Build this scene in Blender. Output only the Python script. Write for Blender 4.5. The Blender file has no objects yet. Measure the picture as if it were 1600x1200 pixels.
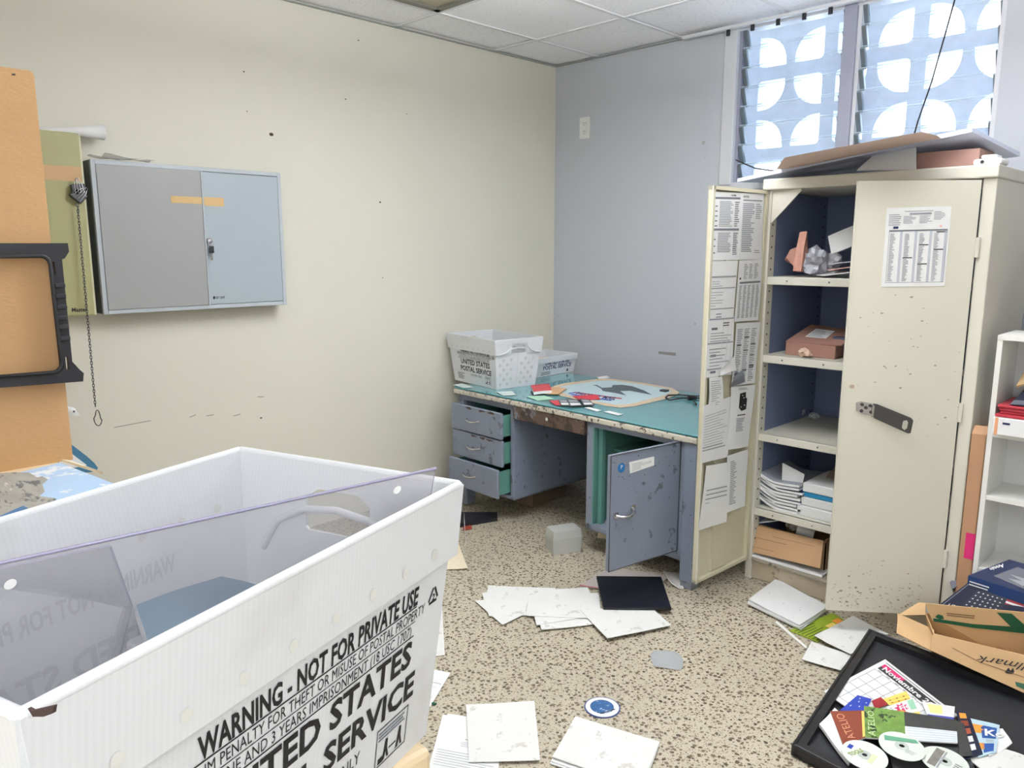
import bpy, bmesh, math, random
from mathutils import Vector, Matrix, Euler

# ------------------------------------------------------------------ camera, world, lights
SC = bpy.context.scene
COL = SC.collection
CAM_H = 1.5
YAW, PITCH, FPX = math.radians(45.0), math.radians(9.95), 1204.0
cam_data = bpy.data.cameras.new('camera')
cam = bpy.data.objects.new('camera', cam_data)
COL.objects.link(cam)
cam.location = (0, 0, CAM_H)
cam.rotation_euler = (math.radians(90) - PITCH, 0, YAW)
cam_data.sensor_width = 36.0
cam_data.lens = FPX / 1600.0 * 36.0
cam_data.clip_start = 0.02
SC.camera = cam

SC.view_settings.view_transform = 'Standard'
SC.view_settings.look = 'None'
SC.view_settings.gamma = 1.0
SC.view_settings.use_curve_mapping = False
SC.view_settings.exposure = 0.07

world = bpy.data.worlds.new('daylight')
SC.world = world
world.use_nodes = True
wb = world.node_tree.nodes['Background']
wb.inputs['Color'].default_value = (0.80, 0.90, 1.0, 1)
wb.inputs['Strength'].default_value = 7.0

def area_light(name, loc, size, energy, color, rot=(0, 0, 0)):
    l = bpy.data.lights.new(name, 'AREA')
    l.shape = 'RECTANGLE'; l.size, l.size_y = size
    l.energy = energy; l.color = color
    o = bpy.data.objects.new(name, l); COL.objects.link(o)
    o.location = loc; o.rotation_euler = rot
    return o
LAMP = (0.965, 0.985, 1.0)
# added strip lamps, unseen, placed to brighten ceiling and walls: some light goes down, most up
LAMPS = ((-1.75, 1.9, 2.37, 9, 60), (-0.9, 2.6, 2.36, 2, 38), (0.7, 0.2, 2.25, 7, 18), (-0.1, -1.2, 2.25, 8, 18))
for _x, _y, _z, _d, _e in LAMPS:
    area_light('added_strip_light', (_x, _y, _z - 0.02), (0.8, 0.2), _d, LAMP)
    area_light('added_strip_light', (_x, _y, _z + 0.05), (0.8, 0.2), _e, LAMP, (math.pi, 0, 0))
# added fill lights before the closed walls behind the viewer and at the right
area_light('rear_fill_light', (0.35, -2.38, 1.25), (1.6, 2.1), 20, (0.93, 0.97, 1.0), (math.radians(90), 0, 0))
area_light('side_fill_light', (1.68, -0.5, 1.6), (2.4, 1.5), 24, (0.95, 0.98, 1.0), (math.radians(90), 0, math.radians(90)))

# ------------------------------------------------------------------ sight lines of the place (camera model)
_f = Vector((-math.sin(YAW) * math.cos(PITCH), math.cos(YAW) * math.cos(PITCH), -math.sin(PITCH)))
_r = Vector((math.cos(YAW), math.sin(YAW), 0))
_u = _r.cross(_f)
_C = Vector((0, 0, CAM_H))
def ray(x, y): return _f + _r * ((x - 800) / FPX) - _u * ((y - 600) / FPX)
class Pl:
    """a real plane of the place: p0 and unit normal n"""
    def __init__(s, p0, n):
        s.p0 = Vector(p0); s.n = Vector(n).normalized()
        if s.n.dot(_C - s.p0) < 0: s.n = -s.n
    def at(s, x, y, off=0.0):
        d = ray(x, y)
        return _C + d * (((s.p0 + s.n * off - _C).dot(s.n)) / d.dot(s.n))
    def quad(s, pts, off=0.0): return [s.at(*p, off) for p in pts]
def G(x, y, z=0.0): return Pl((0, 0, z), (0, 0, 1)).at(x, y)
def WX(x, y, X): return Pl((X, 0, 0), (1, 0, 0)).at(x, y)
def WY(x, y, Y): return Pl((0, Y, 0), (0, 1, 0)).at(x, y)

# ------------------------------------------------------------------ materials
def lin(c):
    return tuple(((v / 255.0) / 12.92 if v / 255.0 <= 0.04045 else ((v / 255.0 + 0.055) / 1.055) ** 2.4) for v in c) + (1.0,)
MATS = {}
def mat(name, rgb, rough=0.6, metal=0.0, var=0.0, scale=6.0, bump=0.0, bscale=60.0, stains=None, spec=0.5, trans=0.0, stretch=None, coat=0.0):
    """principled paint with optional tonal wear (var), bump and dirt patches (stains = (rgb, threshold, scale))"""
    if name in MATS: return MATS[name]
    m = bpy.data.materials.new(name); m.use_nodes = True
    nt = m.node_tree; N, L = nt.nodes, nt.links
    b = N['Principled BSDF']
    b.inputs['Base Color'].default_value = lin(rgb)
    b.inputs['Roughness'].default_value = rough
    b.inputs['Metallic'].default_value = metal
    b.inputs['Specular IOR Level'].default_value = spec
    b.inputs['Coat Weight'].default_value = coat
    tc = N.new('ShaderNodeTexCoord'); src = tc.outputs['Object']
    if stretch:
        mp = N.new('ShaderNodeMapping'); mp.inputs['Scale'].default_value = stretch
        L.new(src, mp.inputs['Vector']); src = mp.outputs['Vector']
    out = None
    if var:
        n = N.new('ShaderNodeTexNoise'); n.inputs['Scale'].default_value = scale; n.inputs['Detail'].default_value = 6
        L.new(src, n.inputs['Vector'])
        mx = N.new('ShaderNodeMix'); mx.data_type = 'RGBA'
        a = lin(rgb)
        mx.inputs['A'].default_value = tuple(max(0, v * (1 - var)) for v in a[:3]) + (1,)
        mx.inputs['B'].default_value = tuple(min(1, v * (1 + var)) for v in a[:3]) + (1,)
        L.new(n.outputs['Fac'], mx.inputs['Factor'])
        out = mx.outputs['Result']
    for st in (stains or []):
        n = N.new('ShaderNodeTexNoise'); n.inputs['Scale'].default_value = st[2]; n.inputs['Detail'].default_value = 8
        n.inputs['Roughness'].default_value = 0.65
        L.new(src, n.inputs['Vector'])
        cr = N.new('ShaderNodeMapRange'); cr.inputs['From Min'].default_value = st[1]; cr.inputs['From Max'].default_value = st[1] + 0.04
        L.new(n.outputs['Fac'], cr.inputs['Value'])
        mx = N.new('ShaderNodeMix'); mx.data_type = 'RGBA'
        mx.inputs['A'].default_value = lin(rgb); mx.inputs['B'].default_value = lin(st[0])
        if out: L.new(out, mx.inputs['A'])
        L.new(cr.outputs['Result'], mx.inputs['Factor'])
        out = mx.outputs['Result']
    if out: L.new(out, b.inputs['Base Color'])
    if bump:
        n = N.new('ShaderNodeTexNoise'); n.inputs['Scale'].default_value = bscale; n.inputs['Detail'].default_value = 4
        L.new(src, n.inputs['Vector'])
        bp = N.new('ShaderNodeBump'); bp.inputs['Strength'].default_value = bump; bp.inputs['Distance'].default_value = 0.01
        L.new(n.outputs['Fac'], bp.inputs['Height']); L.new(bp.outputs['Normal'], b.inputs['Normal'])
    if trans:
        t = N.new('ShaderNodeBsdfTranslucent'); t.inputs['Color'].default_value = lin(rgb)
        ms = N.new('ShaderNodeMixShader'); ms.inputs['Fac'].default_value = trans
        L.new(b.outputs['BSDF'], ms.inputs[1]); L.new(t.outputs['BSDF'], ms.inputs[2])
        L.new(ms.outputs['Shader'], N['Material Output'].inputs['Surface'])
    MATS[name] = m
    return m

def clear_mat(name, rgb, alpha, rough=0.1, haze=0.0):
    """thin clear plastic or glass: mostly see-through with a gloss and a little haze of its own"""
    if name in MATS: return MATS[name]
    m = bpy.data.materials.new(name); m.use_nodes = True
    N, L = m.node_tree.nodes, m.node_tree.links
    b = N['Principled BSDF']; b.inputs['Base Color'].default_value = lin(rgb); b.inputs['Roughness'].default_value = rough
    tr = N.new('ShaderNodeBsdfTransparent'); tr.inputs['Color'].default_value = (1, 1, 1, 1)
    ms = N.new('ShaderNodeMixShader'); ms.inputs['Fac'].default_value = alpha
    if haze:
        tc = N.new('ShaderNodeTexCoord'); n = N.new('ShaderNodeTexNoise'); n.inputs['Scale'].default_value = 9; n.inputs['Detail'].default_value = 8
        L.new(tc.outputs['Object'], n.inputs['Vector'])
        mr = N.new('ShaderNodeMapRange'); mr.inputs['From Min'].default_value = 0.3; mr.inputs['From Max'].default_value = 0.75
        mr.inputs['To Min'].default_value = alpha; mr.inputs['To Max'].default_value = alpha + haze
        L.new(n.outputs['Fac'], mr.inputs['Value']); L.new(mr.outputs['Result'], ms.inputs['Fac'])
    L.new(tr.outputs['BSDF'], ms.inputs[1]); L.new(b.outputs['BSDF'], ms.inputs[2])
    L.new(ms.outputs['Shader'], N['Material Output'].inputs['Surface'])
    MATS[name] = m
    return m

def terrazzo():
    m = bpy.data.materials.new('terrazzo'); m.use_nodes = True
    N, L = m.node_tree.nodes, m.node_tree.links
    b = N['Principled BSDF']; b.inputs['Roughness'].default_value = 0.42
    tc = N.new('ShaderNodeTexCoord')
    nz = N.new('ShaderNodeTexNoise'); nz.inputs['Scale'].default_value = 70
    L.new(tc.outputs['Object'], nz.inputs['Vector'])
    va = N.new('ShaderNodeVectorMath'); va.operation = 'MULTIPLY_ADD'
    va.inputs[1].default_value = (0.012, 0.012, 0.0)
    L.new(nz.outputs['Color'], va.inputs[0]); L.new(tc.outputs['Object'], va.inputs[2])
    def chips(scale, thr, soft):
        v = N.new('ShaderNodeTexVoronoi'); v.voronoi_dimensions = '2D'; v.inputs['Scale'].default_value = scale
        L.new(va.outputs['Vector'], v.inputs['Vector'])
        sep = N.new('ShaderNodeSeparateColor'); L.new(v.outputs['Color'], sep.inputs['Color'])
        t = N.new('ShaderNodeMath'); t.operation = 'MULTIPLY'; t.inputs[1].default_value = thr
        L.new(sep.outputs['Red'], t.inputs[0])
        s = N.new('ShaderNodeMath'); s.operation = 'SUBTRACT'; L.new(t.outputs[0], s.inputs[0]); L.new(v.outputs['Distance'], s.inputs[1])
        mr = N.new('ShaderNodeMapRange'); mr.inputs['From Min'].default_value = 0; mr.inputs['From Max'].default_value = soft
        L.new(s.outputs[0], mr.inputs['Value'])
        return mr.outputs['Result'], sep.outputs['Green']
    f1, g1 = chips(62, 0.47, 0.06)
    f2, g2 = chips(135, 0.40, 0.06)
    big = N.new('ShaderNodeTexNoise'); big.inputs['Scale'].default_value = 1.6; big.inputs['Detail'].default_value = 5
    L.new(tc.outputs['Object'], big.inputs['Vector'])
    base = N.new('ShaderNodeMix'); base.data_type = 'RGBA'
    base.inputs['A'].default_value = lin((166, 158, 139)); base.inputs['B'].default_value = lin((194, 186, 166))
    L.new(big.outputs['Fac'], base.inputs['Factor'])
    def chipcol(g, a, c):
        x = N.new('ShaderNodeMix'); x.data_type = 'RGBA'; x.inputs['A'].default_value = lin(a); x.inputs['B'].default_value = lin(c)
        L.new(g, x.inputs['Factor']); return x.outputs['Result']
    m1 = N.new('ShaderNodeMix'); m1.data_type = 'RGBA'
    L.new(f2, m1.inputs['Factor']); L.new(base.outputs['Result'], m1.inputs['A']); L.new(chipcol(g2, (140, 124, 100), (112, 98, 78)), m1.inputs['B'])
    m2 = N.new('ShaderNodeMix'); m2.data_type = 'RGBA'
    L.new(f1, m2.inputs['Factor']); L.new(m1.outputs['Result'], m2.inputs['A']); L.new(chipcol(g1, (122, 108, 88), (70, 60, 48)), m2.inputs['B'])
    L.new(m2.outputs['Result'], b.inputs['Base Color'])
    return m

def acoustic():
    m = bpy.data.materials.new('ceiling_tile_white'); m.use_nodes = True
    N, L = m.node_tree.nodes, m.node_tree.links
    b = N['Principled BSDF']; b.inputs['Roughness'].default_value = 0.95
    tc = N.new('ShaderNodeTexCoord')
    v = N.new('ShaderNodeTexNoise'); v.inputs['Scale'].default_value = 75; v.inputs['Detail'].default_value = 5; v.inputs['Roughness'].default_value = 0.7
    L.new(tc.outputs['Object'], v.inputs['Vector'])
    mr = N.new('ShaderNodeMapRange'); mr.inputs['From Min'].default_value = 0.56; mr.inputs['From Max'].default_value = 0.66
    L.new(v.outputs['Fac'], mr.inputs['Value'])
    mx = N.new('ShaderNodeMix'); mx.data_type = 'RGBA'
    mx.inputs['A'].default_value = lin((249, 249, 252)); mx.inputs['B'].default_value = lin((216, 216, 220))
    L.new(mr.outputs['Result'], mx.inputs['Factor']); L.new(mx.outputs['Result'], b.inputs['Base Color'])
    return m

def corrugated(name, rgb, freq=180.0, dirt=True):
    """white twin-wall plastic: soft light passes through, fine ribs run up the wall (object z)"""
    m = bpy.data.materials.new(name); m.use_nodes = True
    N, L = m.node_tree.nodes, m.node_tree.links
    b = N['Principled BSDF']; b.inputs['Roughness'].default_value = 0.38
    tc = N.new('ShaderNodeTexCoord')
    sx = N.new('ShaderNodeSeparateXYZ'); L.new(tc.outputs['Object'], sx.inputs['Vector'])
    ad = N.new('ShaderNodeMath'); ad.operation = 'ADD'; L.new(sx.outputs['X'], ad.inputs[0]); L.new(sx.outputs['Y'], ad.inputs[1])
    mu = N.new('ShaderNodeMath'); mu.operation = 'MULTIPLY'; mu.inputs[1].default_value = freq * 6.2832; L.new(ad.outputs[0], mu.inputs[0])
    si = N.new('ShaderNodeMath'); si.operation = 'SINE'; L.new(mu.outputs[0], si.inputs[0])
    mr = N.new('ShaderNodeMapRange'); mr.inputs['From Min'].default_value = -1; mr.inputs['From Max'].default_value = 1
    L.new(si.outputs[0], mr.inputs['Value'])
    mx = N.new('ShaderNodeMix'); mx.data_type = 'RGBA'
    a = lin(rgb)
    mx.inputs['A'].default_value = tuple(v * 0.972 for v in a[:3]) + (1,); mx.inputs['B'].default_value = a
    L.new(mr.outputs['Result'], mx.inputs['Factor'])
    n = N.new('ShaderNodeTexNoise'); n.inputs['Scale'].default_value = 7; n.inputs['Detail'].default_value = 7
    L.new(tc.outputs['Object'], n.inputs['Vector'])
    r2 = N.new('ShaderNodeMapRange'); r2.inputs['From Min'].default_value = 0.60; r2.inputs['From Max'].default_value = 0.80; r2.inputs['To Max'].default_value = 0.30
    L.new(n.outputs['Fac'], r2.inputs['Value'])
    m2 = N.new('ShaderNodeMix'); m2.data_type = 'RGBA'; m2.inputs['B'].default_value = lin((176, 166, 146))
    L.new(r2.outputs['Result'], m2.inputs['Factor']); L.new(mx.outputs['Result'], m2.inputs['A'])
    L.new(m2.outputs['Result'], b.inputs['Base Color'])
    t = N.new('ShaderNodeBsdfTranslucent'); L.new(m2.outputs['Result'], t.inputs['Color'])
    ms = N.new('ShaderNodeMixShader'); ms.inputs['Fac'].default_value = 0.22
    L.new(b.outputs['BSDF'], ms.inputs[1]); L.new(t.outputs['BSDF'], ms.inputs[2])
    L.new(ms.outputs['Shader'], N['Material Output'].inputs['Surface'])
    MATS[name] = m
    return m

INK = mat('black_ink', (24, 24, 27), 0.6)
INKBLUE = mat('navy_ink', (30, 40, 90), 0.6)
GREYINK = mat('grey_ink', (150, 153, 160), 0.7)
MIDINK = mat('faded_ink', (112, 116, 124), 0.7)
PAPER = mat('white_paper', (226, 227, 227), 0.75, var=0.04, scale=12)
PAPER2 = mat('trodden_paper', (220, 220, 217), 0.8, var=.05, scale=7, stains=[((198, 196, 190), 0.585, 16)])
CREAM_PAPER = mat('cream_paper', (228, 216, 190), 0.8)
KRAFT = mat('kraft_board', (196, 164, 122), 0.8, var=0.10, scale=9)
KRAFT2 = mat('brown_board', (172, 132, 100), 0.8, var=0.10, scale=9)
STEEL_CREAM = mat('cream_enamel', (206, 203, 190), 0.42, var=0.05, scale=3, stains=[((120, 112, 98), 0.745, 17)])
STEEL_INNER = mat('inner_paint_glare_tint', (112, 124, 156), 0.5, var=0.05, scale=3)  # inner paint with the blue of the window glare mixed into its colour
STEEL_BLUEGREY = mat('desk_grey_paint', (124, 132, 148), 0.45, var=0.12, scale=7, stains=[((92, 96, 106), 0.60, 14), ((58, 50, 46), 0.69, 12)])
DESK_TEAL = mat('teal_enamel', (92, 142, 132), 0.5, var=0.12, scale=8)
TEAL_TOP = mat('teal_linoleum', (84, 146, 152), 0.25, var=0.10, scale=4)
WORN_EDGE = mat('worn_metal_edge', (196, 190, 176), 0.45, var=0.1, scale=12, stains=[((84, 74, 64), 0.545, 34), ((46, 40, 36), 0.60, 16)])
CHROME = mat('chrome', (205, 205, 208), 0.22, 1.0)
DARKMETAL = mat('dark_zinc', (92, 92, 96), 0.35, 1.0)
BLACKPL = mat('black_plastic', (34, 35, 42), 0.42, var=0.1)
NAVY = mat('navy_card', (24, 32, 58), 0.4, var=0.1)
BLUECARD = mat('blue_card', (30, 58, 108), 0.5)
WHITEPL = mat('white_plastic', (226, 227, 224), 0.4)
MELAMINE = mat('white_melamine', (224, 224, 220), 0.4, var=0.03)
RED = mat('red_card', (188, 44, 58), 0.5)
PINK = mat('magenta_print', (206, 40, 110), 0.5)
GREEN = mat('green_tape', (22, 84, 58), 0.35)
LIME = mat('lime_print', (136, 156, 40), 0.5, var=0.3, scale=20)
ORANGE = mat('orange_print', (232, 150, 60), 0.5)
YELLOW = mat('yellow_print', (240, 212, 110), 0.5)
COBALT = mat('cobalt_print', (40, 66, 170), 0.5)
SKY = mat('sky_print', (168, 198, 226), 0.5)
TAPE = mat('masking_tape', (192, 158, 116), 0.7, var=0.06)
PALEBLUE = mat('pale_blue_print', (186, 212, 226), 0.5)
FOAM = mat('foam_board_flare_tint', (198, 204, 224), 0.7)  # white board, a slight blue of the lens flare left in its colour
MAROON = mat('maroon_print', (132, 62, 42), 0.45)
DARKPRINT = mat('dark_print', (58, 60, 60), 0.5, var=0.4, scale=30)
LEAFPRINT = mat('foliage_print', (112, 148, 70), 0.5, var=0.6, scale=40, stains=[((40, 58, 34), 0.55, 36)])

# ------------------------------------------------------------------ mesh builder
_font_cache = {}
def text_mesh(s, bold):
    k = (s, bold)
    if k in _font_cache: return _font_cache[k]
    cu = bpy.data.curves.new('t', 'FONT'); cu.body = s; cu.size = 1.0; cu.resolution_u = 2
    cu.offset = 0.030 if bold else 0.0
    cu.space_character = 1.02
    o = bpy.data.objects.new('t', cu); COL.objects.link(o)
    dg = bpy.context.evaluated_depsgraph_get()
    me = bpy.data.meshes.new_from_object(o.evaluated_get(dg))
    V = [v.co.to_2d() for v in me.vertices]; F = [tuple(p.vertices) for p in me.polygons]
    bpy.data.objects.remove(o); bpy.data.curves.remove(cu); bpy.data.meshes.remove(me)
    x0 = min(v.x for v in V); x1 = max(v.x for v in V)
    V = [Vector((v.x - x0, v.y)) for v in V]
    _font_cache[k] = (V, F, x1 - x0)
    return _font_cache[k]

def curve_fill(outer, holes):
    """2D outline with holes -> (verts2d, faces)"""
    cu = bpy.data.curves.new('c', 'CURVE'); cu.dimensions = '2D'; cu.fill_mode = 'BOTH'
    for pts in [outer] + holes:
        sp = cu.splines.new('POLY'); sp.points.add(len(pts) - 1); sp.use_cyclic_u = True
        for p, q in zip(sp.points, pts): p.co = (q[0], q[1], 0, 1)
    o = bpy.data.objects.new('c', cu); COL.objects.link(o)
    dg = bpy.context.evaluated_depsgraph_get()
    me = bpy.data.meshes.new_from_object(o.evaluated_get(dg))
    bm = bmesh.new(); bm.from_mesh(me); bmesh.ops.remove_doubles(bm, verts=bm.verts, dist=1e-6)
    bm.verts.index_update()
    V = [v.co.to_2d() for v in bm.verts]; F = [tuple(v.index for v in f.verts) for f in bm.faces]
    edges = [(e.verts[0].index, e.verts[1].index) for e in bm.edges if len(e.link_faces) == 1]
    bm.free()
    bpy.data.objects.remove(o); bpy.data.curves.remove(cu); bpy.data.meshes.remove(me)
    return V, F, edges

class MB:
    def __init__(s): s.V, s.F, s.M, s.SM, s.slots = [], [], [], [], []
    def mi(s, m):
        if m not in s.slots: s.slots.append(m)
        return s.slots.index(m)
    def add(s, V, F, m, smooth=False):
        b = len(s.V); k = s.mi(m)
        s.V += [Vector(v) for v in V]
        for f in F: s.F.append(tuple(b + i for i in f)); s.M.append(k); s.SM.append(smooth)
        return s
    def box(s, x0, x1, y0, y1, z0, z1, m, bev=0.0, T=None, seg=2):
        bm = bmesh.new(); bmesh.ops.create_cube(bm, size=1.0)
        for v in bm.verts:
            v.co = Vector((x0 + (v.co.x + .5) * (x1 - x0), y0 + (v.co.y + .5) * (y1 - y0), z0 + (v.co.z + .5) * (z1 - z0)))
        if bev: bmesh.ops.bevel(bm, geom=list(bm.edges), offset=bev, segments=seg, affect='EDGES', profile=0.5)
        bm.verts.index_update()
        V = [(T @ v.co) if T is not None else v.co.copy() for v in bm.verts]
        F = [tuple(v.index for v in f.verts) for f in bm.faces]
        bm.free()
        return s.add(V, F, m)
    def hexa(s, bot, top, m):
        return s.add(list(bot) + list(top), [(3, 2, 1, 0), (4, 5, 6, 7), (0, 1, 5, 4), (1, 2, 6, 5), (2, 3, 7, 6), (3, 0, 4, 7)], m)
    def slab(s, quad, t, m, side=None):
        """quad TL,TR,BR,BL seen from its face; thickness t behind the face"""
        q = [Vector(p) for p in quad]
        n = (q[2] - q[0]).cross(q[1] - q[3]); n.normalize()
        lo = [p - n * t for p in q]
        s.add(q + lo, [(3, 2, 1, 0)], m)
        s.add(q + lo, [(4, 5, 6, 7), (0, 1, 5, 4), (1, 2, 6, 5), (2, 3, 7, 6), (3, 0, 4, 7)], side or m)
        return s
    def plate(s, outer, holes, T, t, m):
        """flat outline with holes, extruded by t along local z of T"""
        V, F, E = curve_fill(outer, holes)
        n = len(V)
        P = [T @ Vector((v.x, v.y, 0)) for v in V] + [T @ Vector((v.x, v.y, t)) for v in V]
        FF = [tuple(reversed(f)) for f in F] + [tuple(i + n for i in f) for f in F] + [(a, b, b + n, a + n) for a, b in E]
        return s.add(P, FF, m)
    def tube(s, pts, r, m, n=8, closed=False, smooth=True):
        pts = [Vector(p) for p in pts]; N = len(pts)
        V, F = [], []
        up = Vector((0, 0, 1))
        for i, p in enumerate(pts):
            a = pts[(i - 1) % N] if (closed or i) else p
            b = pts[(i + 1) % N] if (closed or i < N - 1) else p
            t = (b - a).normalized()
            ref = up if abs(t.dot(up)) < 0.95 else Vector((1, 0, 0))
            e1 = t.cross(ref).normalized(); e2 = t.cross(e1)
            rr = r[i] if isinstance(r, (list, tuple)) else r
            for k in range(n):
                a_ = 2 * math.pi * k / n
                V.append(p + (e1 * math.cos(a_) + e2 * math.sin(a_)) * rr)
        rng = N if closed else N - 1
        for i in range(rng):
            j = (i + 1) % N
            for k in range(n): F.append((i * n + k, i * n + (k + 1) % n, j * n + (k + 1) % n, j * n + k))
        s.add(V, F, m, smooth)
        if not closed: s.add(V, [tuple(range(n))[::-1], tuple((N - 1) * n + k for k in range(n))], m)
        return s
    def disc(s, c, r, m, n=32, z1=None, z0=None, T=None, hole=0.0):
        """round plate between heights z0 and z1 about centre c (local)"""
        T = T or Matrix.Identity(4)
        V = []
        for z in (z0, z1):
            for k in range(n):
                a = 2 * math.pi * k / n; V.append(T @ Vector((c[0] + r * math.cos(a), c[1] + r * math.sin(a), z)))
        if not hole:
            F = [tuple(range(n))[::-1], tuple(range(n, 2 * n))] + [(k, (k + 1) % n, n + (k + 1) % n, n + k) for k in range(n)]
        else:
            for z in (z0, z1):
                for k in range(n):
                    a = 2 * math.pi * k / n; V.append(T @ Vector((c[0] + hole * math.cos(a), c[1] + hole * math.sin(a), z)))
            F = []
            for k in range(n):
                j = (k + 1) % n
                F += [(k, j, n + j, n + k), (n + k, n + j, 3 * n + j, 3 * n + k), (2 * n + j, 2 * n + k, 3 * n + k, 3 * n + j), (j, k, 2 * n + k, 2 * n + j)]
        return s.add(V, F, m)
    def sheet(s, S, m, t=0.0008, nu=8, nv=8, side=None):
        top = [S(i / nu, j / nv) for j in range(nv + 1) for i in range(nu + 1)]
        nn = []
        for j in range(nv + 1):
            for i in range(nu + 1): nn.append(S.nrm(i / nu, j / nv))
        bot = [p - n * t for p, n in zip(top, nn)]
        W = nu + 1; K = len(top)
        F = [(j * W + i, j * W + i + 1, (j + 1) * W + i + 1, (j + 1) * W + i) for j in range(nv) for i in range(nu)]
        B = [tuple(K + k for k in reversed(f)) for f in F]
        ring = [i for i in range(nu)] + [nu + W * j for j in range(nv)] + [W * nv + nu - i for i in range(nu)] + [W * (nv - j) for j in range(nv)]
        R = [(ring[k], K + ring[k], K + ring[(k + 1) % len(ring)], ring[(k + 1) % len(ring)]) for k in range(len(ring))]
        s.add(top + bot, F, m, True); 
        s.add(top + bot, B, m); s.add(top + bot, R, side or m)
        return s
    def rect(s, S, u0, v0, u1, v1, m, off=0.0006, n=3):
        k = n if abs(u1 - u0) > 0.15 else 1; l = n if abs(v1 - v0) > 0.15 else 1
        if S.flat: k = l = 1
        V = [S(u0 + (u1 - u0) * i / k, v0 + (v1 - v0) * j / l) + S.nrm(u0 + (u1 - u0) * i / k, v0 + (v1 - v0) * j / l) * off for j in range(l + 1) for i in range(k + 1)]
        F = [(j * (k + 1) + i, j * (k + 1) + i + 1, (j + 1) * (k + 1) + i + 1, (j + 1) * (k + 1) + i) for j in range(l) for i in range(k)]
        return s.add(V, F, m)
    def poly(s, S, pts, m, off=0.0006):
        V = [S(u, v) + S.nrm(u, v) * off for u, v in pts]
        return s.add(V, [tuple(range(len(V)))], m)
    def lines(s, S, u0, v0, u1, v1, n, m, seed=0, fill=0.45, ragged=0.5, off=0.0006):
        rnd = random.Random(seed)
        h = (v1 - v0) / n
        for k in range(n):
            e = u1 - (u1 - u0) * rnd.random() * ragged
            s.rect(S, u0, v0 + k * h, e, v0 + k * h + h * fill, m, off)
        return s
    def text(s, S, st, u, v, h, m, bold=True, ang=0.0, off=0.0008, width=None, mirror=False, shear=0.0):
        """h = cap height in metres (0.7 em); lower-left at (u, v); width squeezes to that many metres"""
        V, F, w = text_mesh(st, bold)
        k = h / 0.69; kx = k if width is None else width / w
        su, sv = S.su, S.sv
        c, d = math.cos(ang), math.sin(ang)
        P = []
        for p in V:
            x = (w - p.x if mirror else p.x) * kx; y = p.y * k; x += y * shear
            uu = u + (x * c - y * d) / su; vv = v + (x * d + y * c) / sv
            P.append(S(uu, vv) + S.nrm(uu, vv) * off)
        return s.add(P, F, m)
    def build(s, name, parent=None, smooth_all=False, loc=None):
        me = bpy.data.meshes.new(name)
        base = Vector((0, 0, 0))
        if parent is None:
            xs = [v.x for v in s.V]; ys = [v.y for v in s.V]; zs = [v.z for v in s.V]
            base = Vector(loc) if loc is not None else Vector(((min(xs) + max(xs)) / 2, (min(ys) + max(ys)) / 2, min(zs)))
            V = [v - base for v in s.V]
        else:
            Mi = FRAME.get(parent, Matrix.Identity(4)).inverted()
            V = [Mi @ v for v in s.V]
        me.from_pydata([tuple(v) for v in V], [], s.F)
        for m in s.slots: me.materials.append(m)
        me.polygons.foreach_set('material_index', s.M)
        me.polygons.foreach_set('use_smooth', [bool(x or smooth_all) for x in s.SM])
        me.update()
        o = bpy.data.objects.new(name, me); COL.objects.link(o)
        if parent is None: o.location = base; FRAME[o] = Matrix.Translation(base)
        else: o.parent = parent; FRAME[o] = FRAME.get(parent, Matrix.Identity(4))
        return o
FRAME = {}   # world matrix of a thing's own frame (children carry none of their own)

class Surf:
    """sheet surface from four corners TL, TR, BR, BL, with an optional bulge along the normal"""
    def __init__(s, quad, fn=None):
        s.tl, s.tr, s.br, s.bl = [Vector(q) for q in quad]
        s.n0 = ((s.br - s.bl).cross(s.tl - s.bl)).normalized()
        s.fn = fn; s.flat = fn is None
        s.su = ((s.br - s.bl).length + (s.tr - s.tl).length) / 2
        s.sv = ((s.tl - s.bl).length + (s.tr - s.br).length) / 2
    def __call__(s, u, v):
        p = (s.bl * (1 - u) + s.br * u) * (1 - v) + (s.tl * (1 - u) + s.tr * u) * v
        return p + s.n0 * s.fn(u, v) if s.fn else p
    def nrm(s, u, v):
        if s.flat: return s.n0
        e = 0.02
        n = (s(u + e, v) - s(u - e, v)).cross(s(u, v + e) - s(u, v - e))
        return n.normalized()

def tag(o, label, cat, group=None, kind=None):
    if label: o['label'] = label
    if cat: o['category'] = cat
    if group: o['group'] = group
    if kind: o['kind'] = kind
    return o
def thing(name, label, cat, loc, rotz=0.0, group=None):
    o = bpy.data.objects.new(name, None); COL.objects.link(o)
    o.empty_display_size = 0.05
    o.location = loc; o.rotation_euler = (0, 0, rotz)
    FRAME[o] = Matrix.Translation(Vector(loc)) @ Matrix.Rotation(rotz, 4, 'Z')
    return tag(o, label, cat, group)
def struct(o): o['kind'] = 'structure'; return o
def wav(a, seed, curl=0.0):
    r = random.Random(seed); p = [r.uniform(0, 6.28) for _ in range(4)]; f = [r.uniform(2.5, 5) for _ in range(4)]
    cs = [r.uniform(0, 1) * curl for _ in range(4)]
    def fn(u, v):
        w = (math.sin(f[0] * u + p[0]) + math.sin(f[1] * v + p[1]) + math.sin(f[2] * (u + v) + p[2])) * a / 3 + a
        c = cs[0] * max(0, u + v - 1.35) + cs[1] * max(0, u - v - .35) + cs[2] * max(0, v - u - .35) + cs[3] * max(0, .65 - u - v)
        return w + c
    return fn

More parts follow.
